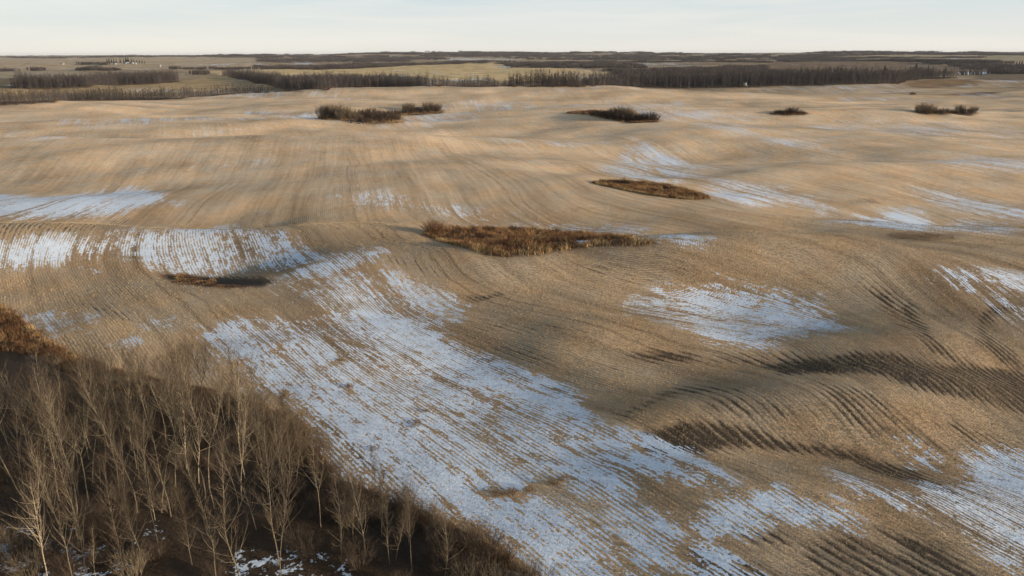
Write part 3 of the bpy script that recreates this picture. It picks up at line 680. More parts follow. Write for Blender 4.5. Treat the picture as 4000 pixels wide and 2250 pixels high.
def make_aspen(seed, H, forks=0, fork_at=.4, lean=.03, spread=1.0, low=.3):
    rng = np.random.default_rng(seed)
    tr, cr = MB(), MB()
    def stem(P0, D0, L, r0, r1, npt=11, up=.05):
        P = [np.array(P0, float)]; D = unit(np.array(D0, float))
        for i in range(npt - 1):
            D = unit(D + rng.normal(size=3) * np.array([.05, .05, .02]) + np.array([0, 0, up])); P.append(P[-1] + D * L / (npt - 1))
        P = np.array(P); r = r0 + (r1 - r0) * np.linspace(0, 1, npt) ** .85
        return P, r
    r0 = .0038 * H + .008
    stems = []
    if forks:
        P, r = stem((0, 0, -.2), (rng.normal() * lean, rng.normal() * lean, 1), H * fork_at, r0, r0 * .8, 7)
        tube(tr, P, r, 7)
        a0 = rng.uniform(0, 6.28)
        for k in range(forks):
            a = a0 + k * 2 * math.pi / forks + rng.normal() * .3
            Q, q = stem(P[-1], (math.cos(a) * .55, math.sin(a) * .55, 1), H * (1 - fork_at) * rng.uniform(.85, 1.05), r0 * .66, .012, 10, .12)
            tube(tr, Q, q, 6); stems.append((Q, 0.05))
    else:
        P, r = stem((0, 0, -.2), (rng.normal() * lean, rng.normal() * lean, 1), H, r0, .012, 13)
        tube(tr, P, r, 7); stems.append((P, low))
    limbs = []
    nl = int(46 / len(stems) ** .6)
    for P, lo in stems:
        for k in range(nl):
            t = lo + (1 - lo) * ((k + rng.uniform(0, 1)) / nl)
            p, d = along(P[None], np.array([0]), np.array([t * .97])); p = p[0]
            a = rng.uniform(0, 6.28); el = rng.uniform(.75, 1.3)
            Ln = H * (.10 + .14 * (1 - t) ** .8) * rng.uniform(.6, 1.25) * spread
            D = unit(np.array([math.cos(a) * math.cos(el), math.sin(a) * math.cos(el), math.sin(el)]))
            if rng.random() < .12 and t < .6: D = unit(D * np.array([1, 1, .25])); Ln *= 1.2
            Q = [p]
            for i in range(4):
                D = unit(D + rng.normal(size=3) * .11 + np.array([0, 0, .13])); Q.append(Q[-1] + D * Ln / 4)
            Q = np.array(Q); limbs.append(Q)
            rr = (.005 + .007 * Ln) * (1.0 if t < .85 else .7)
            tube(tr, Q, np.linspace(rr, .005, 5), 4)
    LB = np.array(limbs)
    ns = len(LB) * 9
    i = rng.integers(0, len(LB), ns); tt = rng.uniform(.18, 1, ns) ** .8
    p, d = along(LB, i, tt); ll = np.linalg.norm(LB[i, -1] - LB[i, 0], axis=1)
    D = unit(d * .75 + rng.normal(size=(ns, 3)) * .42 + np.array([0, 0, .25]))
    L = ll * rng.uniform(.18, .5, ns) * (1.15 - .5 * tt)
    spikes(cr, p, D, L, .010 + .008 * L, rng, rng.uniform(.8, 1.25, ns), bend=.35)
    nt = int(ns * 2.4)
    j = rng.integers(0, ns, nt); u = rng.uniform(.15, 1, nt)
    B = p[j] + D[j] * (L[j] * u)[:, None]
    D2 = unit(D[j] + rng.normal(size=(nt, 3)) * .5 + np.array([0, 0, .2]))
    spikes(cr, B, D2, rng.uniform(.3, .9, nt), np.full(nt, .0085), rng, rng.uniform(.7, 1.2, nt))
    return tr.mesh('trunk', M_BARK, True), cr.mesh('crown', M_TWIG)

def make_shrub(seed, mat, H=2.4, W=1.6, nst=46, sub=7, wid=.016):
    rng = np.random.default_rng(seed); mb = MB()
    a = rng.uniform(0, 6.28, nst); r = np.sqrt(rng.uniform(0, 1, nst))
    B = np.stack([np.cos(a) * r * W * .3, np.sin(a) * r * W * .3, np.full(nst, -.05)], 1)
    D = unit(np.stack([np.cos(a) * r * W / H * .75, np.sin(a) * r * W / H * .75, np.ones(nst)], 1) + rng.normal(size=(nst, 3)) * .10)
    L = H * rng.uniform(.6, 1.05, nst) * (1.05 - .25 * r)
    spikes(mb, B, D, L, np.full(nst, wid * 1.6), rng, rng.uniform(.8, 1.3, nst), bend=.22)
    n1 = nst * sub; j = rng.integers(0, nst, n1); u = rng.uniform(.2, .9, n1)
    P = B[j] + D[j] * (L[j] * u)[:, None]; D1 = unit(D[j] + rng.normal(size=(n1, 3)) * .38 + np.array([0, 0, .15])); L1 = H * rng.uniform(.15, .38, n1)
    spikes(mb, P, D1, L1, np.full(n1, wid), rng, rng.uniform(.7, 1.2, n1))
    n2 = n1 * 3; j = rng.integers(0, n1, n2); u = rng.uniform(.2, 1, n2)
    P = P[j] + D1[j] * (L1[j] * u)[:, None]
    spikes(mb, P, unit(D1[j] + rng.normal(size=(n2, 3)) * .5), H * rng.uniform(.06, .18, n2), np.full(n2, wid * .75), rng, rng.uniform(.65, 1.15, n2))
    return mb.mesh('shrub', mat)

def proj(p):
    q = CAM_M.inverted() @ Vector(p); return 512 + FPX * q.x / -q.z, 288 - FPX * q.y / -q.z

# ------------------------------------------------------------------ the near grove
GROVE_GROUP = 'bare aspens of the near grove'
aspen_kinds = []
for k, (H, fk, fa) in enumerate(((13, 0, 0), (14, 0, 0), (12, 2, .55), (14.5, 0, 0), (13, 2, .35), (11.5, 0, 0), (13.5, 3, .45), (12.5, 0, 0), (14, 2, .6), (10.5, 0, 0))):
    aspen_kinds.append((H,) + make_aspen(100 + k, H, fk, fa, low=.12 + .07 * (k % 4)))
sapling_kinds = [(H,) + make_aspen(200 + k, H, 0, 0, lean=.06, low=.2, spread=.8) for k, H in enumerate((5.0, 6.5, 7.5))]
LIMX = [-400, 0, 100, 250, 450, 600, 660, 740, 880, 1000, 1130, 1260, 1500]
LIMY = [900, 885, 880, 852, 850, 850, 950, 1005, 1110, 1160, 1255, 1380, 1449]
def tallest(x, y):
    """greatest height the grove reaches at this spot: its canopy drops towards the margins"""
    z = hz((x, y)); best = 3.0
    for h in np.arange(3, 15.5, .5):
        a, b_ = proj((x, y, z + h)); a *= 2576 / 1024; b_ *= 1449 / 576
        if b_ >= np.interp(a, LIMX, LIMY): best = h
    return best
def place_aspen(x, y, kind, rz, sc, label, group=GROVE_GROUP, name='aspen_tree', tilt=0.0):
    H, tm, cm = kind
    e = obj(name, None, loc=(x, y, hz((x, y))), rz=rz, sc=sc, label=label, cat='tree', group=group)
    e.empty_display_size = .3
    e.rotation_euler = (tilt, tilt * .5, rz)
    obj('trunk', tm, e); obj('crown', cm, e)
    return e
KEY_TREES = [  # survey x, y of the foot, kind, scale, label
    (735, 1350, 4, .92, 'pale aspen forking low into two leaning limbs at the snowy grove edge'),
    (700, 1345, 6, .86, 'pale aspen splitting into three limbs beside the low-forked edge tree'),
    (540, 1280, 2, 1.0, 'aspen with a crooked forked trunk near the snow side of the grove'),
    (517, 1255, 3, .95, None), (920, 1400, 1, .82, 'tall slim aspen standing out against the snow at grove corner'),
    (1037, 1440, 7, .72, None), (1119, 1462, 5, .74, None), (980, 1420, 9, .80, None), (860, 1405, 0, .74, None),
    (430, 1300, 1, 1.02, None), (405, 1290, 8, 1.0, None), (345, 1290, 3, 1.0, None), (362, 1417, 5, .9, None), (400, 1390, 7, .9, None),
    (217, 1440, 0, .88, None), (310, 1445, 9, .9, None), (230, 1290, 6, .95, None), (150, 1260, 1, .95, None), (90, 1330, 7, .9, None), (270, 1240, 3, 1.0, None),
    (470, 1180, 0, 1.0, None), (610, 1150, 5, 1.0, None), (660, 1200, 7, .95, None), (600, 1080, 3, .95, None), (560, 1020, 1, .95, None), (450, 1060, 8, 1.0, None), (380, 1090, 4, 1.0, None), (300, 1080, 6, 1.0, None),
]
FORM = {2: 'two-forked', 4: 'low-forked', 6: 'three-limbed', 8: 'high-forked', 0: 'straight', 1: 'tall straight', 3: 'tall straight', 5: 'slender', 7: 'slender', 9: 'short slender'}
def aspen_label(kd, inset, y):
    where = 'at the margin of the near grove' if inset < 5 else ('over the snowy floor of the near grove' if y < 56 else ('deep inside the near grove' if y < 75 else 'in the back rows of the near grove'))
    return FORM[kd] + ' bare aspen ' + where
taken = []
kp = ground([k[0] for k in KEY_TREES], [min(k[1], 1800) for k in KEY_TREES])
for (x, y, kd, sc, lab), p in zip(KEY_TREES, kp):
    sc = min(sc, tallest(p[0], p[1]) / aspen_kinds[kd][0])
    place_aspen(p[0], p[1], aspen_kinds[kd], random.uniform(0, 6.28), sc, lab or aspen_label(kd, 3 if x > 850 else 9, p[1])); taken.append((p[0], p[1]))
gp = inside_pts(g_GROVE, 1500, np.random.default_rng(5), 1.6)
na = ns_ = nb = 0
M_RUST = bark_mat('rust_shrub', (.135, .068, .036), (.165, .086, .045), True)
rust_low = [make_shrub(320 + k, M_RUST, 1.6, 2.2, 60, 8, .022) for k in range(3)]
brush_kinds = [make_shrub(300 + k, M_SHRUB, 2.6, 2.0, 60, 8) for k in range(4)] + [make_shrub(310 + k, M_WILLOW, 3.0, 1.9, 50, 8) for k in range(2)]
sd = sdf_poly(gp[:, 0], gp[:, 1], g_GROVE)
order = np.argsort(gp[:, 1])
for q in order:
    x, y = gp[q]; z = hz((x, y))
    bx, by = proj((x, y, z)); tx, ty = proj((x, y, z + 11))
    if y < 41 or not (-70 < tx < 1090): continue
    if y < 58 and sd[q] > 5 and random.random() < .45: continue
    if y > 66 and random.random() < .35: continue
    near = min((x - a) ** 2 + (y - b) ** 2 for a, b in taken)
    r = random.random(); hm = tallest(x, y)
    if bx * 2576 / 1024 > 760 and r < .52 and random.random() < .65: r = .9
    if sd[q] > 1.0 and near > 1.45 ** 2 and na < 185 and r < .52 and hm > 9.5:
        kd = random.randrange(len(aspen_kinds)); hh_ = min(random.uniform(9.5, 14), hm * random.uniform(.86, 1.0))
        place_aspen(x, y, aspen_kinds[kd], random.uniform(0, 6.28), hh_ / aspen_kinds[kd][0], aspen_label(kd, sd[q], y), tilt=random.gauss(0, .03)); taken.append((x, y)); na += 1
    elif r < .58 and ns_ < 40 and hm > 4 and (y < 68 or random.random() < .4):
        kd = random.randrange(3); place_aspen(x, y, sapling_kinds[kd], random.uniform(0, 6.28), min(random.uniform(4, 7.5), hm) / sapling_kinds[kd][0], 'thin leafless sapling ' + ('over the snowy floor' if y < 56 else 'among the tall aspens' if y < 70 else 'at the back') + ' of the near grove', 'saplings of the near grove', 'aspen_sapling', random.gauss(0, .06)); ns_ += 1
    elif nb < 120:
        bk = random.randrange(len(brush_kinds)); bs = random.uniform(.55, 1.05)
        where = 'by the snowy floor of the near grove' if y < 56 else ('under the tall aspens of the near grove' if y < 70 else 'at the back of the near grove')
        obj('grove_shrub', brush_kinds[bk], loc=(x, y, z), rz=random.uniform(0, 6.28), sc=bs, label=('tall ' if bs > .8 else 'low ') + ('red-brown' if bk < 4 else 'grey') + ' bare shrub ' + where, cat='shrub', group='undergrowth shrubs of the near grove'); nb += 1
# brush along the margin
edge = gpoly([(150, 905), (300, 958), (450, 990), (560, 1008), (640, 1036), (760, 1080), (800, 1150), (840, 1205), (960, 1257), (1110, 1318), (1250, 1398), (1330, 1450)])
for k in range(len(edge) - 1):
    L = np.hypot(*(edge[k + 1] - edge[k])); nn = max(2, int(L / 1.5))
    for i in range(nn):
        q = edge[k] + (edge[k + 1] - edge[k]) * (i + random.random()) / nn + np.array([random.gauss(-.7, .7), random.gauss(-.7, .7)])
        obj('margin_shrub', random.choice(brush_kinds), loc=(q[0], q[1], hz(q)), rz=random.uniform(0, 6.28), sc=random.uniform(.35, .85), label='low brown shrub on the grove margin along the snowy stubble', cat='shrub', group='shrubs along the grove margin')
for q in inside_pts(G_BRUSH, 46, np.random.default_rng(8), 1.5):
    if proj((q[0], q[1], 1))[0] > -40:
        obj('rusty_shrub', random.choice(rust_low), loc=(q[0], q[1], hz(q)), rz=random.uniform(0, 6.28), sc=random.uniform(.5, .85), label='low rusty shrub in the brushy patch beyond the grove', cat='shrub', group='rusty shrubs beyond the grove')
print('grove', na, ns_, nb, round(time.time() - T0, 1))

# ------------------------------------------------------------------ stubble standing in the near rows
rng = np.random.default_rng(21)
def stubble(n, ymin, ymax, blades, wid, seed):
    rng = np.random.default_rng(seed)
    y = np.sqrt(rng.uniform(ymin ** 2, ymax ** 2, n)); x = rng.uniform(-1, 1, n) * (.80 * y + 8)
    k = (sdf_poly(x, y, g_GROVE) < 0)
    for P in (G_MAIN, G_F, G_G, G_BRUSH, G_TWO): k &= sdf_poly(x, y, P) < 0
    x, y = x[k], y[k]
    for _ in range(2):
        f = bil(PHASE, x, y); gxx = bil(PGX, x, y); gyy = bil(PGY, x, y)
        d = (f - ROW * (np.floor(f / ROW) + .25)); d = d - ROW * np.round(d / ROW)
        g2 = gxx ** 2 + gyy ** 2 + 1e-6
        st = np.clip(d / g2, -.5, .5); x = x - st * gxx; y = y - st * gyy
    x += rng.normal(size=len(x)) * .075; y += rng.normal(size=len(x)) * .075
    sn = snow_at(x, y); so = soil_at(x, y)
    pr = (1 - .42 * sn) * (1 - .55 * so) * np.clip(.75 + .9 * fbm(x / 6, y / 6, 19, 3), .15, 1)
    k = rng.uniform(0, 1, len(x)) < pr
    x, y, sn = x[k], y[k], sn[k]; z = height(x, y)
    N = len(x); B = np.repeat(np.stack([x, y, z - .02], 1), blades, 0); m = len(B)
    B[:, :2] += rng.normal(size=(m, 2)) * .05
    D = unit(rng.normal(size=(m, 3)) * np.array([.30, .30, .05]) + np.array([0, 0, 1]))
    L = rng.uniform(.12, .27, m) * np.repeat(1 - .35 * sn, blades)
    mb = MB(); tone = np.repeat(np.clip(1 + .55 * fbm(x / 9, y / 9, 40, 3) + rng.normal(size=N) * .16, .45, 1.5) * (1 - .5 * np.clip(sn * 1.4, 0, 1)), blades)
    spikes(mb, B, D, L, np.full(m, wid), rng, tone)
    return mb
M_STUB = plant_mat('stubble_straw', (.46, .33, .19), (.38, .30, .19))
for nm, a, b_, c, w, sd_ in ((150000, 38, 95, 4, .022, 1), (150000, 95, 165, 3, .035, 2)):
    o = obj('standing_stubble', stubble(nm, a, b_, c, w, sd_).mesh('standing_stubble', M_STUB), kind='stuff', label='cut straw stubble standing in the drill rows of the ' + ('near field' if a < 50 else 'middle field'), cat='stubble')
print('stubble', round(time.time() - T0, 1))

# ------------------------------------------------------------------ reeds, sedge and shrubs of the sloughs
def reeds(P, n, H, wid, seed, blades=5, edge_only=None, lean=.18):
    rng = np.random.default_rng(seed)
    q = inside_pts(P, n, rng); sd = sdf_poly(q[:, 0], q[:, 1], P)
    if edge_only: q = q[sd < edge_only]
    x, y = q[:, 0], q[:, 1]
    k = fbm(x / 3.2, y / 3.2, seed, 3) > -.16
    if P is G_MAIN: k &= sdf_poly(x, y, G_ICE) < .3
    x, y = x[k], y[k]
    z = height(x, y); N = len(x)
    hh = np.clip(1 + .6 * fbm(x / 5, y / 5, seed + 3, 2), .4, 1.6)
    B = np.repeat(np.stack([x, y, z - .05], 1), blades, 0); m = len(B); B[:, :2] += rng.normal(size=(m, 2)) * .13 * (H / 1.2)
    D = unit(rng.normal(size=(m, 3)) * np.array([lean, lean, .04]) + np.array([0, 0, 1]))
    L = H * rng.uniform(.5, 1.1, m) * np.repeat(hh, blades)
    mb = MB(); spikes(mb, B, D, L, np.full(m, wid), rng, np.repeat(np.clip(1 + .5 * fbm(x / 2.5, y / 2.5, seed + 9, 3) + rng.normal(size=N) * .2, .3, 1.7), blades), bend=.2)
    return mb
M_REED = plant_mat('slough_reeds', (.33, .20, .095), (.12, .055, .030))
M_SEDGE = plant_mat('pale_sedge', (.50, .36, .18), (.36, .24, .115))
for P, nm, lab, H, cnt, w in ((G_MAIN, 'cattail_bed', 'rusty cattails and sedge filling the large oval slough', .95, 9000, .05),
                              (G_TWO, 'cattail_bed', 'brown cattails filling the long slough on the mid slope', .9, 6500, .07),
                              (G_A, 'marsh_grass', 'brown marsh grass under the big willow thicket', 1.0, 4000, .10), (G_C, 'marsh_grass', 'tawny marsh grass around the red willow clump', 1.0, 3000, .10),
                              (G_D, 'marsh_grass', 'brown grass under the small dark shrub clump in the field', .9, 900, .10), (G_E, 'marsh_grass', 'brown grass under the long shrub row in the far field', .9, 1500, .10),
                              (G_F, 'marsh_grass', 'dull brown grass in the shallow dip below the right snowdrift', .16, 1500, .04), (G_GL, 'marsh_grass', 'short brown grass ringing the dark wet hollow', .22, 2000, .035),
                              (G_BRUSH, 'marsh_grass', 'rusty grass in the brushy patch beyond the grove', .8, 5000, .05)):
    obj(nm, reeds(P, cnt, H, w, len(nm) + cnt, 5).mesh(nm, M_REED), kind='stuff', label=lab, cat='reeds')
for P, lab, H, cnt, w, e in ((G_MAIN, 'pale sedge fringe round the large oval slough', .8, 16000, .045, 1.6), (G_TWO, 'pale sedge fringe round the long slough on the mid slope', .8, 9000, .06, 1.6),
                             (G_A, 'pale grass fringe round the big willow thicket', .8, 7000, .09, 4), (G_BRUSH, 'pale grass fringe of the brushy patch beyond the grove', .7, 5000, .04, 1.2)):
    obj('sedge_fringe', reeds(P, cnt, H, w, 50 + cnt, 4, e).mesh('sedge_fringe', M_SEDGE), kind='stuff', label=lab, cat='sedge')
# tall dead grass along the grove margin
gg = gpoly([(110, 860), (200, 895), (300, 930), (450, 965), (560, 985), (650, 1018), (770, 1066), (812, 1140), (850, 1196), (965, 1246), (1115, 1306), (1260, 1388), (1350, 1450), (1290, 1450), (1230, 1410), (1090, 1335), (940, 1275), (810, 1225), (760, 1160), (720, 1095), (610, 1055), (540, 1030), (440, 1010), (290, 985), (150, 930)])
M_DEAD = plant_mat('dead_grass', (.22, .13, .065), (.12, .07, .04))
obj('dead_grass', reeds(gg, 9000, .7, .025, 77, 4).mesh('dead_grass', M_DEAD), kind='stuff', label='dead brown grass along the grove margin', cat='grass')

M_DEADTW = bark_mat('dry_weed', (.16, .095, .055), (.20, .13, .075), True)
slough_red = [make_shrub(400 + k, M_SHRUB, 3.0, 3.0, 60, 8, .05) for k in range(3)]
slough_grey = [make_shrub(410 + k, M_WILLOW, 5.0, 3.6, 70, 9, .06) for k in range(3)]
rust = [make_shrub(420, M_RUST, 2.6, 2.6, 90, 9, .03)]
def bushes(lst, kinds, name, label, group, jit=0):
    g = ground([a[0] for a in lst], [a[1] for a in lst])
    for (px, py, sc), p in zip(lst, g):
        obj(name, random.choice(kinds), loc=(p[0], p[1], p[2] - .1), rz=random.uniform(0, 6.28), sc=sc * (1.22 if py < 320 else .95) * random.uniform(.92, 1.08), label=label, cat='shrub', group=group)
bushes([(1090, 588, 1.25)], rust, 'round_shrub', 'round rusty shrub at the left tip of the large oval slough', None)
bushes([(1150, 590, .55), (1190, 585, .5), (1235, 582, .6), (1290, 582, .55), (1340, 584, .5), (1400, 588, .5), (1460, 594, .45), (1530, 601, .4), (1130, 600, .45), (1170, 604, .45), (1210, 600, .4)], slough_red, 'slough_shrub', 'low red-brown shrub among the cattails of the large oval slough', 'shrubs in the large slough')
bushes([(1515, 460, .5), (1545, 463, .6), (1565, 464, .7), (1580, 466, .7), (1620, 463, .4), (1680, 470, .4)], slough_red, 'slough_shrub', 'low dark shrub in the long slough on the mid slope', 'shrubs in the long slough')
bushes([(812, 296, 1.25), (830, 296, 1.35), (848, 297, 1.4), (866, 298, 1.3), (880, 300, 1.1), (858, 302, 1.0), (892, 302, .9)], slough_grey, 'grey_willow', 'tall grey willow in the big thicket of the far field', 'grey willows of the big thicket')
bushes([(905, 290, 1.2), (920, 289, 1.4), (935, 290, 1.4), (950, 292, 1.2), (925, 299, 1.2), (945, 301, 1.4), (962, 303, 1.6), (980, 303, 1.6), (995, 303, 1.3), (905, 306, 1.0), (925, 308, .9), (985, 293, 1.2), (1000, 290, 1.0), (1020, 285, 1.1), (1040, 283, 1.1), (1060, 282, 1.2), (1080, 281, 1.2), (1100, 280, 1.0)], slough_red, 'red_willow', 'dark red-brown willow in the big thicket of the far field', 'red willows of the big thicket')
bushes([(1022, 279, .95), (1032, 279, 1.0), (1075, 278, 1.05), (1090, 278, 1.1), (1102, 279, .95)], slough_grey, 'upright_willow', 'upright grey bush at the far end of the big thicket', 'upright bushes of the big thicket')
bushes([(1490, 290, .8), (1510, 293, 1.0), (1530, 296, 1.2), (1548, 300, 1.5), (1565, 303, 1.6), (1582, 305, 1.6), (1600, 305, 1.4), (1618, 303, 1.3), (1635, 304, 1.3), (1648, 304, 1.0)], slough_red, 'red_willow', 'dark red-brown willow in the clump of the shallow basin', 'red willows of the basin clump')
bushes([(1545, 296, .9), (1558, 297, 1.15), (1570, 298, 1.15), (1580, 299, 1.0)], slough_grey, 'grey_willow', 'grey willow rising above the red clump in the basin', 'grey willows of the basin clump')
bushes([(1955, 286, .7), (1970, 287, .8), (1985, 286, 1.0), (1995, 286, 1.1), (2010, 287, .7), (2022, 287, .5)], slough_red, 'field_shrub', 'dark shrub in the small clump alone in the far field', 'shrubs of the small field clump')
bushes([(2312, 284, .85), (2325, 284, .95), (2340, 285, .8), (2412, 283, .8), (2448, 284, .8)], slough_grey, 'field_willow', 'grey willow in the long shrub row of the far field', 'grey willows of the long shrub row')
bushes([(2355, 286, .9), (2370, 286, .9), (2385, 285, .9), (2400, 286, .8), (2425, 286, 1.1), (2440, 286, .9), (2330, 287, .8)], slough_red, 'field_shrub', 'dark shrub in the long shrub row of the far field', 'dark shrubs of the long shrub row')
bushes([(2293, 238, .7), (2300, 238, .6)], slough_red, 'field_shrub', 'small brown shrub at the tip of the narrow far hollow', 'shrubs of the narrow hollow')
print('sloughs', round(time.time() - T0, 1))

weed = [make_shrub(430 + k, M_DEADTW, .55, 1.1, 40, 4, .02) for k in range(2)]
for px, py, sc in ((880, 975, 1.2), (1045, 1072, 1.1), (1052, 1062, .8), (942, 1130, .9), (1068, 1035, .8), (858, 907, .7), (1250, 1245, 1.0), (1285, 1243, 1.1), (1330, 1232, .9), (1390, 1218, 1.0), (1415, 1205, .8), (1240, 905, .7)):
    p = ground([px], [py])[0]
    obj('weed_tuft', random.choice(weed), loc=tuple(p), rz=random.uniform(0, 6), sc=sc, label='dry brown weed tuft poking through the large near snow sheet', cat='weed', group='weed tufts in the near snow')
# stones heaped in the thicket
m_stone, n, l, b = new_mat('dark_stone'); t = NT(n, l); g = n.new('ShaderNodeTexCoord')
l.new(t.mix(t.noise(g.outputs['Object'], 1.4, 4), (.05, .05, .048, 1), (.13, .125, .115, 1)), b.inputs['Base Color'])
def make_stone(seed, r):
    import bmesh
    rr = random.Random(seed); bm = bmesh.new(); bmesh.ops.create_icosphere(bm, subdivisions=2, radius=r)
    for v in bm.verts:
        k = 1 + .35 * float(vnoise(np.array([v.co.x * 1.3 / r + seed]), np.array([v.co.y * 1.3 / r + v.co.z]), seed)[0]); v.co *= k; v.co.z *= .75
    me = bpy.data.meshes.new('boulder'); bm.to_mesh(me); bm.free(); me.materials.append(m_stone); return me
stones = [make_stone(s, 1.0) for s in range(4)]
for (px, py, sc) in ((1035, 277, 1.1), (1041, 276.5, 1.5), (1047, 276, 1.8), (1053, 276.5, 1.6), (1044, 274, 1.2), (1051, 274, 1.3), (1060, 277, 1.1), (885, 309, .8), (905, 311, .7), (915, 310, .6)):
    p = ground([px], [py])[0]
    obj('boulder', random.choice(stones), loc=(p[0], p[1], p[2] + .3 * sc), rz=random.uniform(0, 6), sc=sc, label='dark stone heaped among the willows of the big thicket' if px > 1000 else 'dark stone on the near rim of the big willow thicket', cat='stone', group='stones heaped in the thicket' if px > 1000 else 'stones on the thicket rim')

# ------------------------------------------------------------------ woods of the middle and far distance
def far_tree(seed, H=11.0, wid=1.0):
    rng = np.random.default_rng(seed); mb = MB()
    lean = rng.normal(size=2) * .03
    P = np.array([[0, 0, -.3], [lean[0] * H * .5, lean[1] * H * .5, H * .5], [lean[0] * H * .85, lean[1] * H * .85, H * .85]])
    tube(mb, P, np.array([.15, .09, .01]), 3); mb.c[-1][:] = rng.choice([.8, .9, 1.0, 1.2, 2.0])
    n1 = 44; t = rng.uniform(.07, .97, n1)
    B = np.stack([lean[0] * H * t, lean[1] * H * t, H * t], 1); a = rng.uniform(0, 6.28, n1); el = rng.uniform(.5, 1.1, n1)
    D = np.stack([np.cos(a) * np.cos(el), np.sin(a) * np.cos(el), np.sin(el)], 1)
    L = H * (.10 + .24 * (1 - t)) * rng.uniform(.7, 1.2, n1) * wid
    spikes(mb, B, D, L, np.full(n1, .13), rng, rng.uniform(.8, 1.3, n1))
    n2 = 190; j = rng.integers(0, n1, n2); u = rng.uniform(.2, 1, n2)
    spikes(mb, B[j] + D[j] * (L[j] * u)[:, None], D[j] + rng.normal(size=(n2, 3)) * .65 + np.array([0, 0, .2]), rng.uniform(.5, 1.4, n2), np.full(n2, .065), rng, rng.uniform(.7, 1.15, n2))
    return mb
def far_shrub(seed, H=2.5):
    rng = np.random.default_rng(seed); mb = MB(); n = 70
    a = rng.uniform(0, 6.28, n); r = np.sqrt(rng.uniform(0, 1, n))
    B = np.stack([np.cos(a) * r * H * .5, np.sin(a) * r * H * .5, np.full(n, -.1)], 1)
    spikes(mb, B, unit(np.stack([np.cos(a) * r * .6, np.sin(a) * r * .6, np.ones(n)], 1) + rng.normal(size=(n, 3)) * .2), H * rng.uniform(.6, 1.1, n), np.full(n, .14), rng, rng.uniform(.7, 1.3, n))
    return mb
def far_clump(seed, R=14, H=10.5, nt=34):
    """a small stand of merged bare trees for the far woods"""
    rng = np.random.default_rng(seed); mb = MB()
    for k in range(nt):
        a = rng.uniform(0, 6.28); r = R * math.sqrt(rng.uniform(0, 1)); h = H * rng.uniform(.7, 1.1); x, y = r * math.cos(a), r * math.sin(a)
        n = 16; t = rng.uniform(.05, .9, n); an = rng.uniform(0, 6.28, n)
        B = np.stack([np.full(n, x), np.full(n, y), h * t * .7], 1)
        D = np.stack([np.cos(an) * .45, np.sin(an) * .45, np.ones(n)], 1)
        spikes(mb, B, D, h * rng.uniform(.25, .45, n), np.full(n, .55), rng, rng.uniform(.75, 1.25, n))
    return mb
SRC_T = bpy.data.collections.new('bare_trees'); SC.collection.children.link(SRC_T)
SRC_C = bpy.data.collections.new('distant_stands'); SC.collection.children.link(SRC_C)
tree_meshes = [far_tree(500 + k, 9.5 + (k % 5), .8 + .12 * (k % 4)).mesh('bare_tree', M_FAR) for k in range(10)]
shrub_meshes = [far_shrub(520 + k).mesh('edge_shrub', M_SHRUB) for k in range(3)]
clump_meshes = [far_clump(540 + k).mesh('distant_stand', M_FAR) for k in range(5)]
def scatter_group(name, coll):
    ng = bpy.data.node_groups.new(name, 'GeometryNodeTree')
    ng.interface.new_socket('Geometry', in_out='INPUT', socket_type='NodeSocketGeometry'); ng.interface.new_socket('Geometry', in_out='OUTPUT', socket_type='NodeSocketGeometry')
    N, L = ng.nodes, ng.links
    gi, go = N.new('NodeGroupInput'), N.new('NodeGroupOutput')
    ci = N.new('GeometryNodeCollectionInfo'); ci.inputs['Collection'].default_value = coll; ci.inputs['Separate Children'].default_value = True; ci.inputs['Reset Children'].default_value = True
    ip = N.new('GeometryNodeInstanceOnPoints'); ip.inputs['Pick Instance'].default_value = True
    def at(nm, ty):
        q = N.new('GeometryNodeInputNamedAttribute'); q.data_type = ty; q.inputs['Name'].default_value = nm; return q.outputs['Attribute']
    cx = N.new('ShaderNodeCombineXYZ'); L.new(at('turn', 'FLOAT'), cx.inputs[2])
    L.new(gi.outputs[0], ip.inputs['Points']); L.new(ci.outputs[0], ip.inputs['Instance']); L.new(at('pick', 'INT'), ip.inputs['Instance Index'])
    L.new(cx.outputs[0], ip.inputs['Rotation']); L.new(at('size', 'FLOAT_VECTOR'), ip.inputs['Scale']); L.new(ip.outputs[0], go.inputs[0])
    return ng
NG_T = scatter_group('wood_of_trees', SRC_T); NG_C = scatter_group('wood_of_stands', SRC_C)
def scatter(name, P, size, npick, ng, label, cat='wood'):
    me = bpy.data.meshes.new(name); n = len(P)
    me.vertices.add(n); me.vertices.foreach_set('co', np.ascontiguousarray(P, np.float32).ravel())
    add_attr(me, 'turn', RNG.uniform(0, 6.28, n)); sv_ = me.attributes.new('size', 'FLOAT_VECTOR', 'POINT'); size = np.asarray(size, np.float32); size = np.repeat(size[:, None], 3, 1) if size.ndim == 1 else size; sv_.data.foreach_set('vector', np.ascontiguousarray(size, np.float32).ravel())
    a = me.attributes.new('pick', 'INT', 'POINT'); a.data.foreach_set('value', RNG.integers(0, npick, n).astype(np.int32))
    o = obj(name, me, kind='stuff', label=label, cat=cat)
    md = o.modifiers.new('trees', 'NODES'); md.node_group = ng
    return o
indiv = []
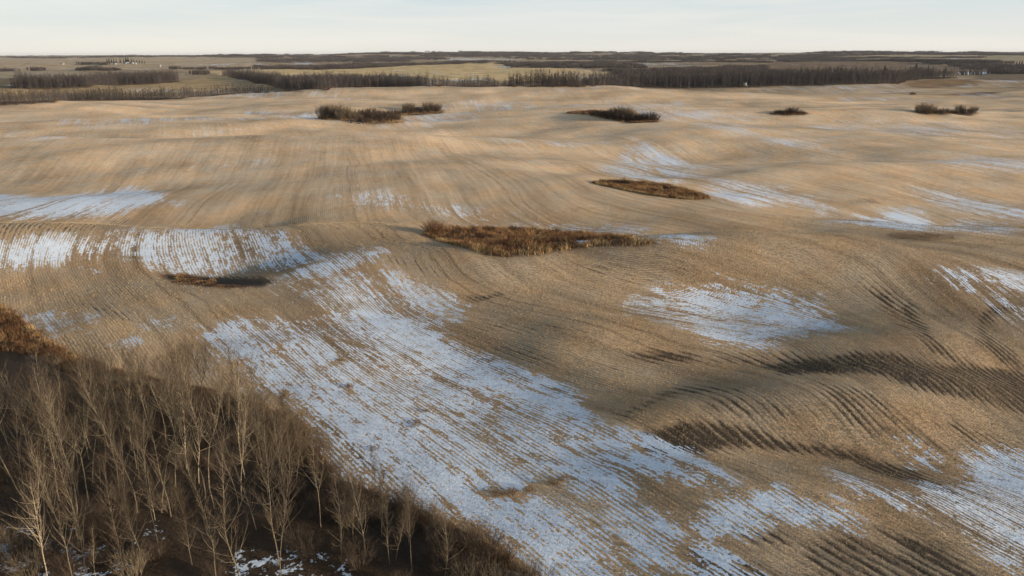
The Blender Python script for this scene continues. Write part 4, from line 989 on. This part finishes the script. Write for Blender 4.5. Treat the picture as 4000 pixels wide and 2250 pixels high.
for short, lab, front, d1, d2, cnt, size, ni in TREE_WOODS:
    P = strip(front, d1, d2)
    q = inside_pts(P, cnt, np.random.default_rng(len(lab)), 1.5)
    fr = gpoly(front)
    dist_front = np.min([np.hypot(q[:, 0] - (fr[k] + (fr[k + 1] - fr[k]) * u)[0], q[:, 1] - (fr[k] + (fr[k + 1] - fr[k]) * u)[1]) for k in range(len(fr) - 1) for u in (0, .25, .5, .75)], axis=0)
    oo = np.argsort(dist_front)
    front_i = oo[:ni * 2:2]; rest = np.setdiff1d(np.arange(len(q)), front_i)
    grp = 'front trees of the ' + short
    for i in front_i:
        indiv.append((q[i], size, 'bare tree on the front edge of the ' + short, grp))
    z = height(q[rest, 0].copy(), q[rest, 1].copy())
    scatter('bare_wood', np.stack([q[rest, 0], q[rest, 1], z], 1), size * RNG.uniform(.55, 1.12, len(rest)) * (1 + .28 * fbm(q[rest, 0] / 45, q[rest, 1] / 45, 66, 2)), len(tree_meshes), NG_T, lab)
    # red-brown shrubs at the foot
    fs = []
    for k in range(len(fr) - 1):
        L = np.hypot(*(fr[k + 1] - fr[k]))
        for i in range(int(L / 1.7)): fs.append(fr[k] + (fr[k + 1] - fr[k]) * random.random() + unit(fr[k]) * random.uniform(-2, 5))
    fs = np.array(fs)
    mb = MB()
    for p in fs:
        s_ = far_shrub(int(abs(p[0] * 10)) % 9999, random.uniform(1.6, 3.2)); v = np.concatenate(s_.v)[:75]; mb.add(v + np.array([p[0], p[1], hz(p)]), np.arange(75).reshape(-1, 3), np.concatenate(s_.c)[:75])
    obj('edge_brush', mb.mesh('edge_brush', M_SHRUB), kind='stuff', label='low red-brown brush at the foot of the ' + short, cat='brush')
for k, (q, size, lab, grp) in enumerate(indiv):
    o = obj('bare_tree', tree_meshes[k % len(tree_meshes)], loc=(q[0], q[1], hz(q)), rz=random.uniform(0, 6.28), sc=size * random.uniform(.75, 1.1), label=lab, cat='tree', group=grp)
    if k < len(tree_meshes): COL.objects.unlink(o); SRC_T.objects.link(o)
STAND_WOODS = [  # label, front edge, depth, count
    ('wooded hill band left of the gold field', [(644, 176), (760, 176), (857, 175), (969, 169.5), (1094, 163), (1181, 161)], 260, 330, 260),
    ('wood on the rise behind the gold field', [(1288, 170), (1438, 171.5), (1550, 174), (1640, 178)], 420, 420, 240),
    ('scrubby wood between the pasture and the right wood', [(1560, 188), (1700, 184), (1830, 178), (1932, 170)], 160, 120, 120),
    ('long wooded hills under the skyline at the centre', [(669, 157.5), (780, 157), (894, 157), (1000, 153), (1130, 151.5)], 1500, 1500, 700),
    ('far wood on the plain behind the pale strip', [(1000, 146.5), (1290, 146.5), (1500, 150), (1700, 156), (1930, 158)], 1700, 1700, 900),
    ('wooded strip behind the left farmstead', [(-150, 148), (120, 147.5), (350, 144.5), (520, 143), (644, 143)], 700, 700, 420),
    ('wooded slopes in the right distance', [(1930, 147), (2060, 149), (2230, 156), (2330, 164), (2480, 162), (2560, 160)], 900, 300, 620),
    ('dark wood on the skyline at the right', [(2040, 136.5), (2150, 138.5), (2420, 139), (2700, 136)], 1200, 1200, 420),
    ('skyline woods across the far plain', [(-300, 140.5), (300, 140), (700, 141), (1000, 139), (1400, 137.5), (1800, 136.5), (2100, 134.5), (2800, 131.5)], 5200, 5200, 1500),
    ('bare thicket at the far left of the pasture', [(-150, 181), (0, 181), (48, 179)], 60, 40, 16), ('small bare copse left of the farm lane', [(82, 179), (108, 178.5)], 30, 30, 5),
    ('bare thicket below the farmstead', [(190, 178.5), (250, 177)], 60, 60, 9), ('little copse on the rise beside the gold field', [(487, 188.5), (520, 188)], 16, 16, 4),
    ('hedge of bare brush along the pasture', [(420, 176), (520, 175), (644, 174.5)], 26, 40, 22), ('bare brush round the left farmstead', [(195, 164), (275, 163.5)], 60, 60, 10),
    ('wooded knoll in the right pasture', [(2069, 170), (2110, 171), (2164, 170)], 90, 90, 24), ('bare trees beside the frozen lake', [(2413, 190), (2480, 190), (2576, 184)], 14, 14, 16),
    ('wood round the frozen lake', [(2330, 178), (2400, 176), (2480, 171), (2530, 168)], 120, 120, 60), ('small dark wood beside the lower pasture', [(1950, 168), (2010, 170), (2040, 169)], 70, 70, 18),
]
FIELDS_FAR = [G_COVER[k][2] for k in (1, 2, 4, 5, 6, 8, 9, 10, 12)] + [gpoly(p) for p in ([(1000, 147), (1290, 146.5), (1400, 150), (1290, 152), (1000, 151.5)], [(1580, 158), (1760, 162), (1760, 171), (1600, 172), (1580, 166)], [(430, 158), (900, 157.5), (900, 166), (640, 168), (430, 168)], [(2398, 178), (2500, 178), (2500, 190), (2398, 190)])]
rngw = np.random.default_rng(909)
NW = 26000
yw = 1250 * (15000 / 1250) ** rngw.uniform(0, 1, NW); xw = rngw.uniform(-.80, .80, NW) * yw
okw = fbm(xw / 900 + 3, yw / 380, 404, 3) > np.where(xw / yw < -.42, .22, .12) - .24 * sstep(3500, 9000, yw)
for PP in FIELDS_FAR: okw &= sdf_poly(xw, yw, PP) < 0
# the near woods keep their own outlines
okw &= ~((yw < 1800) & (xw / yw < .05)) | (yw > 1800)
xw, yw = xw[okw], yw[okw]
kx = np.clip(np.hypot(xw, yw) / 1700, .8, 4.0) * rngw.uniform(.7, 1.2, len(xw))
szw = np.stack([kx, kx, np.clip(np.hypot(xw, yw) / 4500, .8, 1.35) * rngw.uniform(.7, 1.15, len(xw))], 1)
WOODPTS = np.stack([xw, yw, height(xw.copy(), yw.copy())], 1)
first = 0
for lab, front, d1, d2, cnt in STAND_WOODS:
    P = strip(front, d1, d2); q = inside_pts(P, cnt, np.random.default_rng(len(lab) * 7), 12.0 if cnt > 100 else 7.0)
    # clearings
    dd = np.hypot(q[:, 0], q[:, 1])
    if cnt > 150: q = q[fbm(q[:, 0] / 420, q[:, 1] / 260, 88, 2) > -.22]
    for c, s_, PP in (G_COVER[1], G_COVER[5], G_COVER[6], G_COVER[8], G_COVER[9], G_COVER[10], G_COVER[12]):
        q = q[sdf_poly(q[:, 0], q[:, 1], PP) < 0] if len(q) else q
    if len(q) < 2: continue
    z = height(q[:, 0].copy(), q[:, 1].copy())
    sz = RNG.uniform(.8, 1.15, len(q)) * np.clip(np.hypot(q[:, 0], q[:, 1]) / 3500, 1, 1.6)
    if first < len(clump_meshes):
        o = obj('distant_stand', clump_meshes[first], loc=(q[0, 0], q[0, 1], z[0]), kind='stuff', label='small bare stand by the ' + lab, cat='wood')
        COL.objects.unlink(o); SRC_C.objects.link(o); q, z, sz = q[1:], z[1:], sz[1:]; first += 1
    scatter('distant_wood', np.stack([q[:, 0], q[:, 1], z], 1), sz, len(clump_meshes), NG_C, lab)
scatter('distant_wood', WOODPTS, szw, len(clump_meshes), NG_C, 'rolling bare woodland reaching to the skyline between the far fields')
print('woods', len(indiv), len(xw), round(time.time() - T0, 1))

# ------------------------------------------------------------------ spruces
def make_spruce(seed, H=13.0):
    rng = np.random.default_rng(seed); mb = MB(); tr = MB()
    tube(tr, np.array([[0, 0, -.3], [0, 0, H * .5], [0, 0, H]]), np.array([.2, .12, .02]), 5)
    n = 520; t = rng.uniform(.06, 1, n) ** .9; a = rng.uniform(0, 6.28, n)
    L = (1 - t) * H * .27 * rng.uniform(.6, 1.15, n) + .35
    B = np.stack([np.zeros(n), np.zeros(n), t * H], 1); D = np.stack([np.cos(a), np.sin(a), -.12 - .3 * (1 - t)], 1)
    spikes(mb, B, D, L, .35 + L * .28, rng, rng.uniform(.7, 1.3, n), bend=.2)
    return tr.mesh('trunk', M_BARK), mb.mesh('crown', M_SPRUCE)
spr = [make_spruce(600 + k) for k in range(3)]
def spruces(lst, label, group):
    g = ground([a[0] for a in lst], [a[1] for a in lst])
    for (px, py, sc), p in zip(lst, g):
        tm, cm = random.choice(spr); e = obj('spruce_tree', None, loc=tuple(p), rz=random.uniform(0, 6), sc=sc, label=label, cat='tree', group=group)
        obj('trunk', tm, e); obj('crown', cm, e)
spruces([(270, 158, 1.1), (275, 158, 1.2), (281, 158, 1.1), (287, 158.5, 1.1), (293, 158.5, 1.0), (303, 158, 1.1), (312, 157.5, 1.0), (318, 157, 1.5), (323, 157, 1.4), (331, 157, 1.1), (337, 157.5, .9), (344, 158, .8), (351, 158, .8), (358, 158.5, .75), (364, 159, .7)], 'dark spruce in the shelterbelt of the left farmstead', 'spruces of the left farmstead')
spruces([(2223, 190, 1.25)], 'lone tall spruce rising from the right wood', None)
spruces([(2288, 192, 1.1), (2294, 192, 1.0), (2301, 193, 1.55)], 'dark spruce in the trio above the right wood', 'trio of spruces in the right wood')
spruces([(2332, 189, 1.2), (2377, 187, .8)], 'small dark spruce near the end of the right wood', 'small spruces in the right wood')
spruces([(2538, 168, .9), (2544, 168, 1.0), (2556, 167, 1.0), (2563, 167, 1.05), (2569, 167, 1.1), (2576, 167, 1.0), (2586, 167, 1.0)], 'dark spruce in the row by the lakeside house', 'spruces by the lakeside house')
spruces([(1382, 183, .5), (1634, 176, .7), (1645, 175, .6)], 'dark spruce among bare trees in the middle distance', 'spruces in the middle distance')

# ------------------------------------------------------------------ farm buildings, blind, lake
def flat_mat(name, c, v=.25, rough=.8):
    m, n, l, b = new_mat(name); t = NT(n, l); g = n.new('ShaderNodeTexCoord')
    l.new(t.mix(t.noise(g.outputs['Object'], 1.2, 4), c4([k * (1 - v) for k in c]), c4([k * (1 + v) for k in c])), b.inputs['Base Color']); b.inputs['Roughness'].default_value = rough; return m
M_WHITE = flat_mat('white_siding', (.34, .34, .34), .1); M_ROOF = flat_mat('grey_roof', (.20, .20, .21)); M_ROOF2 = flat_mat('pale_metal_roof', (.28, .29, .31), .1, .6)
M_WOOD = flat_mat('weathered_wood', (.30, .26, .22)); M_PANE = flat_mat('dark_window', (.03, .035, .04), .1, .2)
def box(mb, x0, x1, y0, y1, z0, z1):
    v = np.array([(x, y, z) for z in (z0, z1) for y in (y0, y1) for x in (x0, x1)], float)
    q = [(0, 2, 3, 1), (4, 5, 7, 6), (0, 1, 5, 4), (2, 6, 7, 3), (0, 4, 6, 2), (1, 3, 7, 5)]
    mb.add(v, np.array([f for a, b_, c, d in q for f in ((a, b_, c), (a, c, d))]))
def house(px, py, w, d, h, rh, rz, wall, roof, name, label, cat='house', windows=3):
    p = ground([px], [py])[0]
    e = obj(name, None, loc=tuple(p), rz=rz, label=label, cat=cat)
    mb = MB(); box(mb, -w / 2, w / 2, -d / 2, d / 2, -.6, h)
    mb.add([(-w / 2, -d / 2, h), (-w / 2, d / 2, h), (-w / 2, 0, h + rh), (w / 2, -d / 2, h), (w / 2, d / 2, h), (w / 2, 0, h + rh)], [(0, 2, 1), (3, 4, 5)])
    obj('wall', mb.mesh('wall', wall), e)
    mb = MB(); o_ = .5
    for s in (-1, 1):
        k = rh / (d / 2); y1 = s * (d / 2 + o_); z1 = h - k * o_
        v = [(-w / 2 - o_, 0, h + rh + .08), (w / 2 + o_, 0, h + rh + .08), (w / 2 + o_, y1, z1 + .08), (-w / 2 - o_, y1, z1 + .08)]; v += [(a, b_, c + .2) for a, b_, c in v]
        mb.add(v, [f for q in ((0, 1, 2, 3), (4, 7, 6, 5), (0, 4, 5, 1), (1, 5, 6, 2), (2, 6, 7, 3), (3, 7, 4, 0)) for f in ((q[0], q[1], q[2]), (q[0], q[2], q[3]))])
    obj('roof', mb.mesh('roof', roof), e)
    for k in range(windows):
        xw = -w / 2 + (k + .5) * w / windows; mb = MB()
        dr = k == windows // 2
        box(mb, xw - .5, xw + .5, -d / 2 - .06, -d / 2 - .01, 0 if dr else 1.0, 2.1)
        obj('door' if dr else 'window', mb.mesh('door' if dr else 'window', M_WOOD if dr else M_PANE), e)
    return e
house(318, 160.8, 15, 9, 3.2, 3.0, .1, M_WHITE, M_ROOF2, 'farmhouse', 'pale-roofed farmhouse under the dark spruces of the left farm')
house(332, 161, 12, 8, 3.0, 2.6, -.2, M_WHITE, M_ROOF, 'farm_shed', 'white shed with dark roof beside the left farmhouse', 'shed')
house(290, 162, 9, 6, 2.8, 1.8, .2, M_WHITE, M_ROOF2, 'farm_shed', 'small white shed by the farm lane below the spruces', 'shed')
house(2555, 169, 22, 9, 3.4, 2.2, .05, M_WHITE, M_ROOF2, 'lakeside_house', 'long white house by the spruce row above the frozen lake')
house(157, 162, 12, 5, 2.4, 1.0, 0, M_WHITE, M_ROOF2, 'pasture_shelter', 'low white shelter alone in the brown pasture', 'shed', 1)
house(207, 163, 14, 6, 3, 1.6, 0, M_WHITE, M_ROOF2, 'pasture_shed', 'low pale shed at the brush left of the farmstead', 'shed', 1)
# grain bin
def grain_bin(px, py, label):
    p = ground([px], [py])[0]; e = obj('grain_bin', None, loc=tuple(p), label=label, cat='grain bin')
    a = np.arange(20) * 2 * math.pi / 20; mb = MB(); R, H = 3.2, 5.0
    v = np.concatenate([np.stack([R * np.cos(a), R * np.sin(a), np.full(20, z)], 1) for z in (-.5, H)]); i = np.arange(20); j = (i + 1) % 20
    mb.add(v, np.concatenate([np.stack([i, j, j + 20], 1), np.stack([i, j + 20, i + 20], 1)])); obj('bin_wall', mb.mesh('bin_wall', M_ROOF2), e)
    mb = MB(); v = np.concatenate([np.stack([(R + .2) * np.cos(a), (R + .2) * np.sin(a), np.full(20, H)], 1), [[0, 0, H + 1.7]]]); mb.add(v, np.stack([i, j, np.full(20, 20)], 1)); obj('bin_roof', mb.mesh('bin_roof', M_ROOF2), e)
grain_bin(403, 167.5, 'pale round grain bin alone on the brown pasture')
grain_bin(342, 161.5, 'pale round grain bin at the end of the farmyard')
# wooden blind at the wood edge
p = ground([1873], [219.2])[0]
e = obj('hunting_blind', None, loc=tuple(p), rz=.3, label='small weathered wooden stand on legs at the edge of the right wood', cat='stand')
for sx in (-1, 1):
    for sy in (-1, 1):
        mb = MB(); box(mb, sx * 1.1 - .12, sx * 1.1 + .12, sy * 1.0 - .12, sy * 1.0 + .12, -.4, 2.0); obj('leg', mb.mesh('leg', M_WOOD), e)
mb = MB(); box(mb, -1.4, 1.4, -1.3, 1.3, 2.0, 4.2); obj('cabin', mb.mesh('cabin', M_WOOD), e)
mb = MB(); box(mb, -1.6, 1.6, -1.5, 1.5, 4.21, 4.4); obj('roof', mb.mesh('roof', M_ROOF2), e)
mb = MB(); box(mb, -.7, .7, -1.36, -1.31, 3.1, 3.7); obj('window', mb.mesh('window', M_PANE), e)
mb = MB(); box(mb, 1.5, 3.6, -.6, -.4, -.2, 1.9); obj('ramp_panel', mb.mesh('ramp_panel', M_WOOD), e)
# frozen lake
m_ice, n, l, b = new_mat('lake_ice'); t = NT(n, l); g = n.new('ShaderNodeNewGeometry')
l.new(t.mix(t.noise(g.outputs['Position'], .02, 4), (.72, .75, .78, 1), (.86, .87, .88, 1)), b.inputs['Base Color']); b.inputs['Roughness'].default_value = .45
lk = gpoly([(2410, 181), (2440, 179.5), (2470, 179), (2497, 180), (2492, 184), (2470, 187), (2440, 188), (2412, 187.5)])
me_ = bpy.data.meshes.new('frozen_lake'); me_.from_pydata([(a, b_, LAKE_XY[2] + .25) for a, b_ in lk], [], [tuple(range(len(lk)))]); me_.materials.append(m_ice)
obj('frozen_lake', me_, kind='structure')
print('all', round(time.time() - T0, 1), 'objects', len(bpy.data.objects))

# ------------------------------------------------------------------ the air between here and the skyline
m_haze = bpy.data.materials.new('haze_air'); m_haze.use_nodes = True; hn = m_haze.node_tree.nodes; hn.clear()
ho = hn.new('ShaderNodeOutputMaterial'); hv = hn.new('ShaderNodeVolumePrincipled')
hv.inputs['Color'].default_value = (.90, .93, 1.0, 1); hv.inputs['Density'].default_value = 2.1e-5; hv.inputs['Anisotropy'].default_value = .2
m_haze.node_tree.links.new(hv.outputs[0], ho.inputs['Volume'])
zlo = float(gzv.min()) - 1.5; zhi = max(float(gzv.max()) + 22, 60.0)
mb = MB(); box(mb, -21200, 21200, -120, 24300, zlo, zhi)
obj('haze', mb.mesh('haze', m_haze), kind='stuff', label='thin blue haze over the whole land', cat='haze')
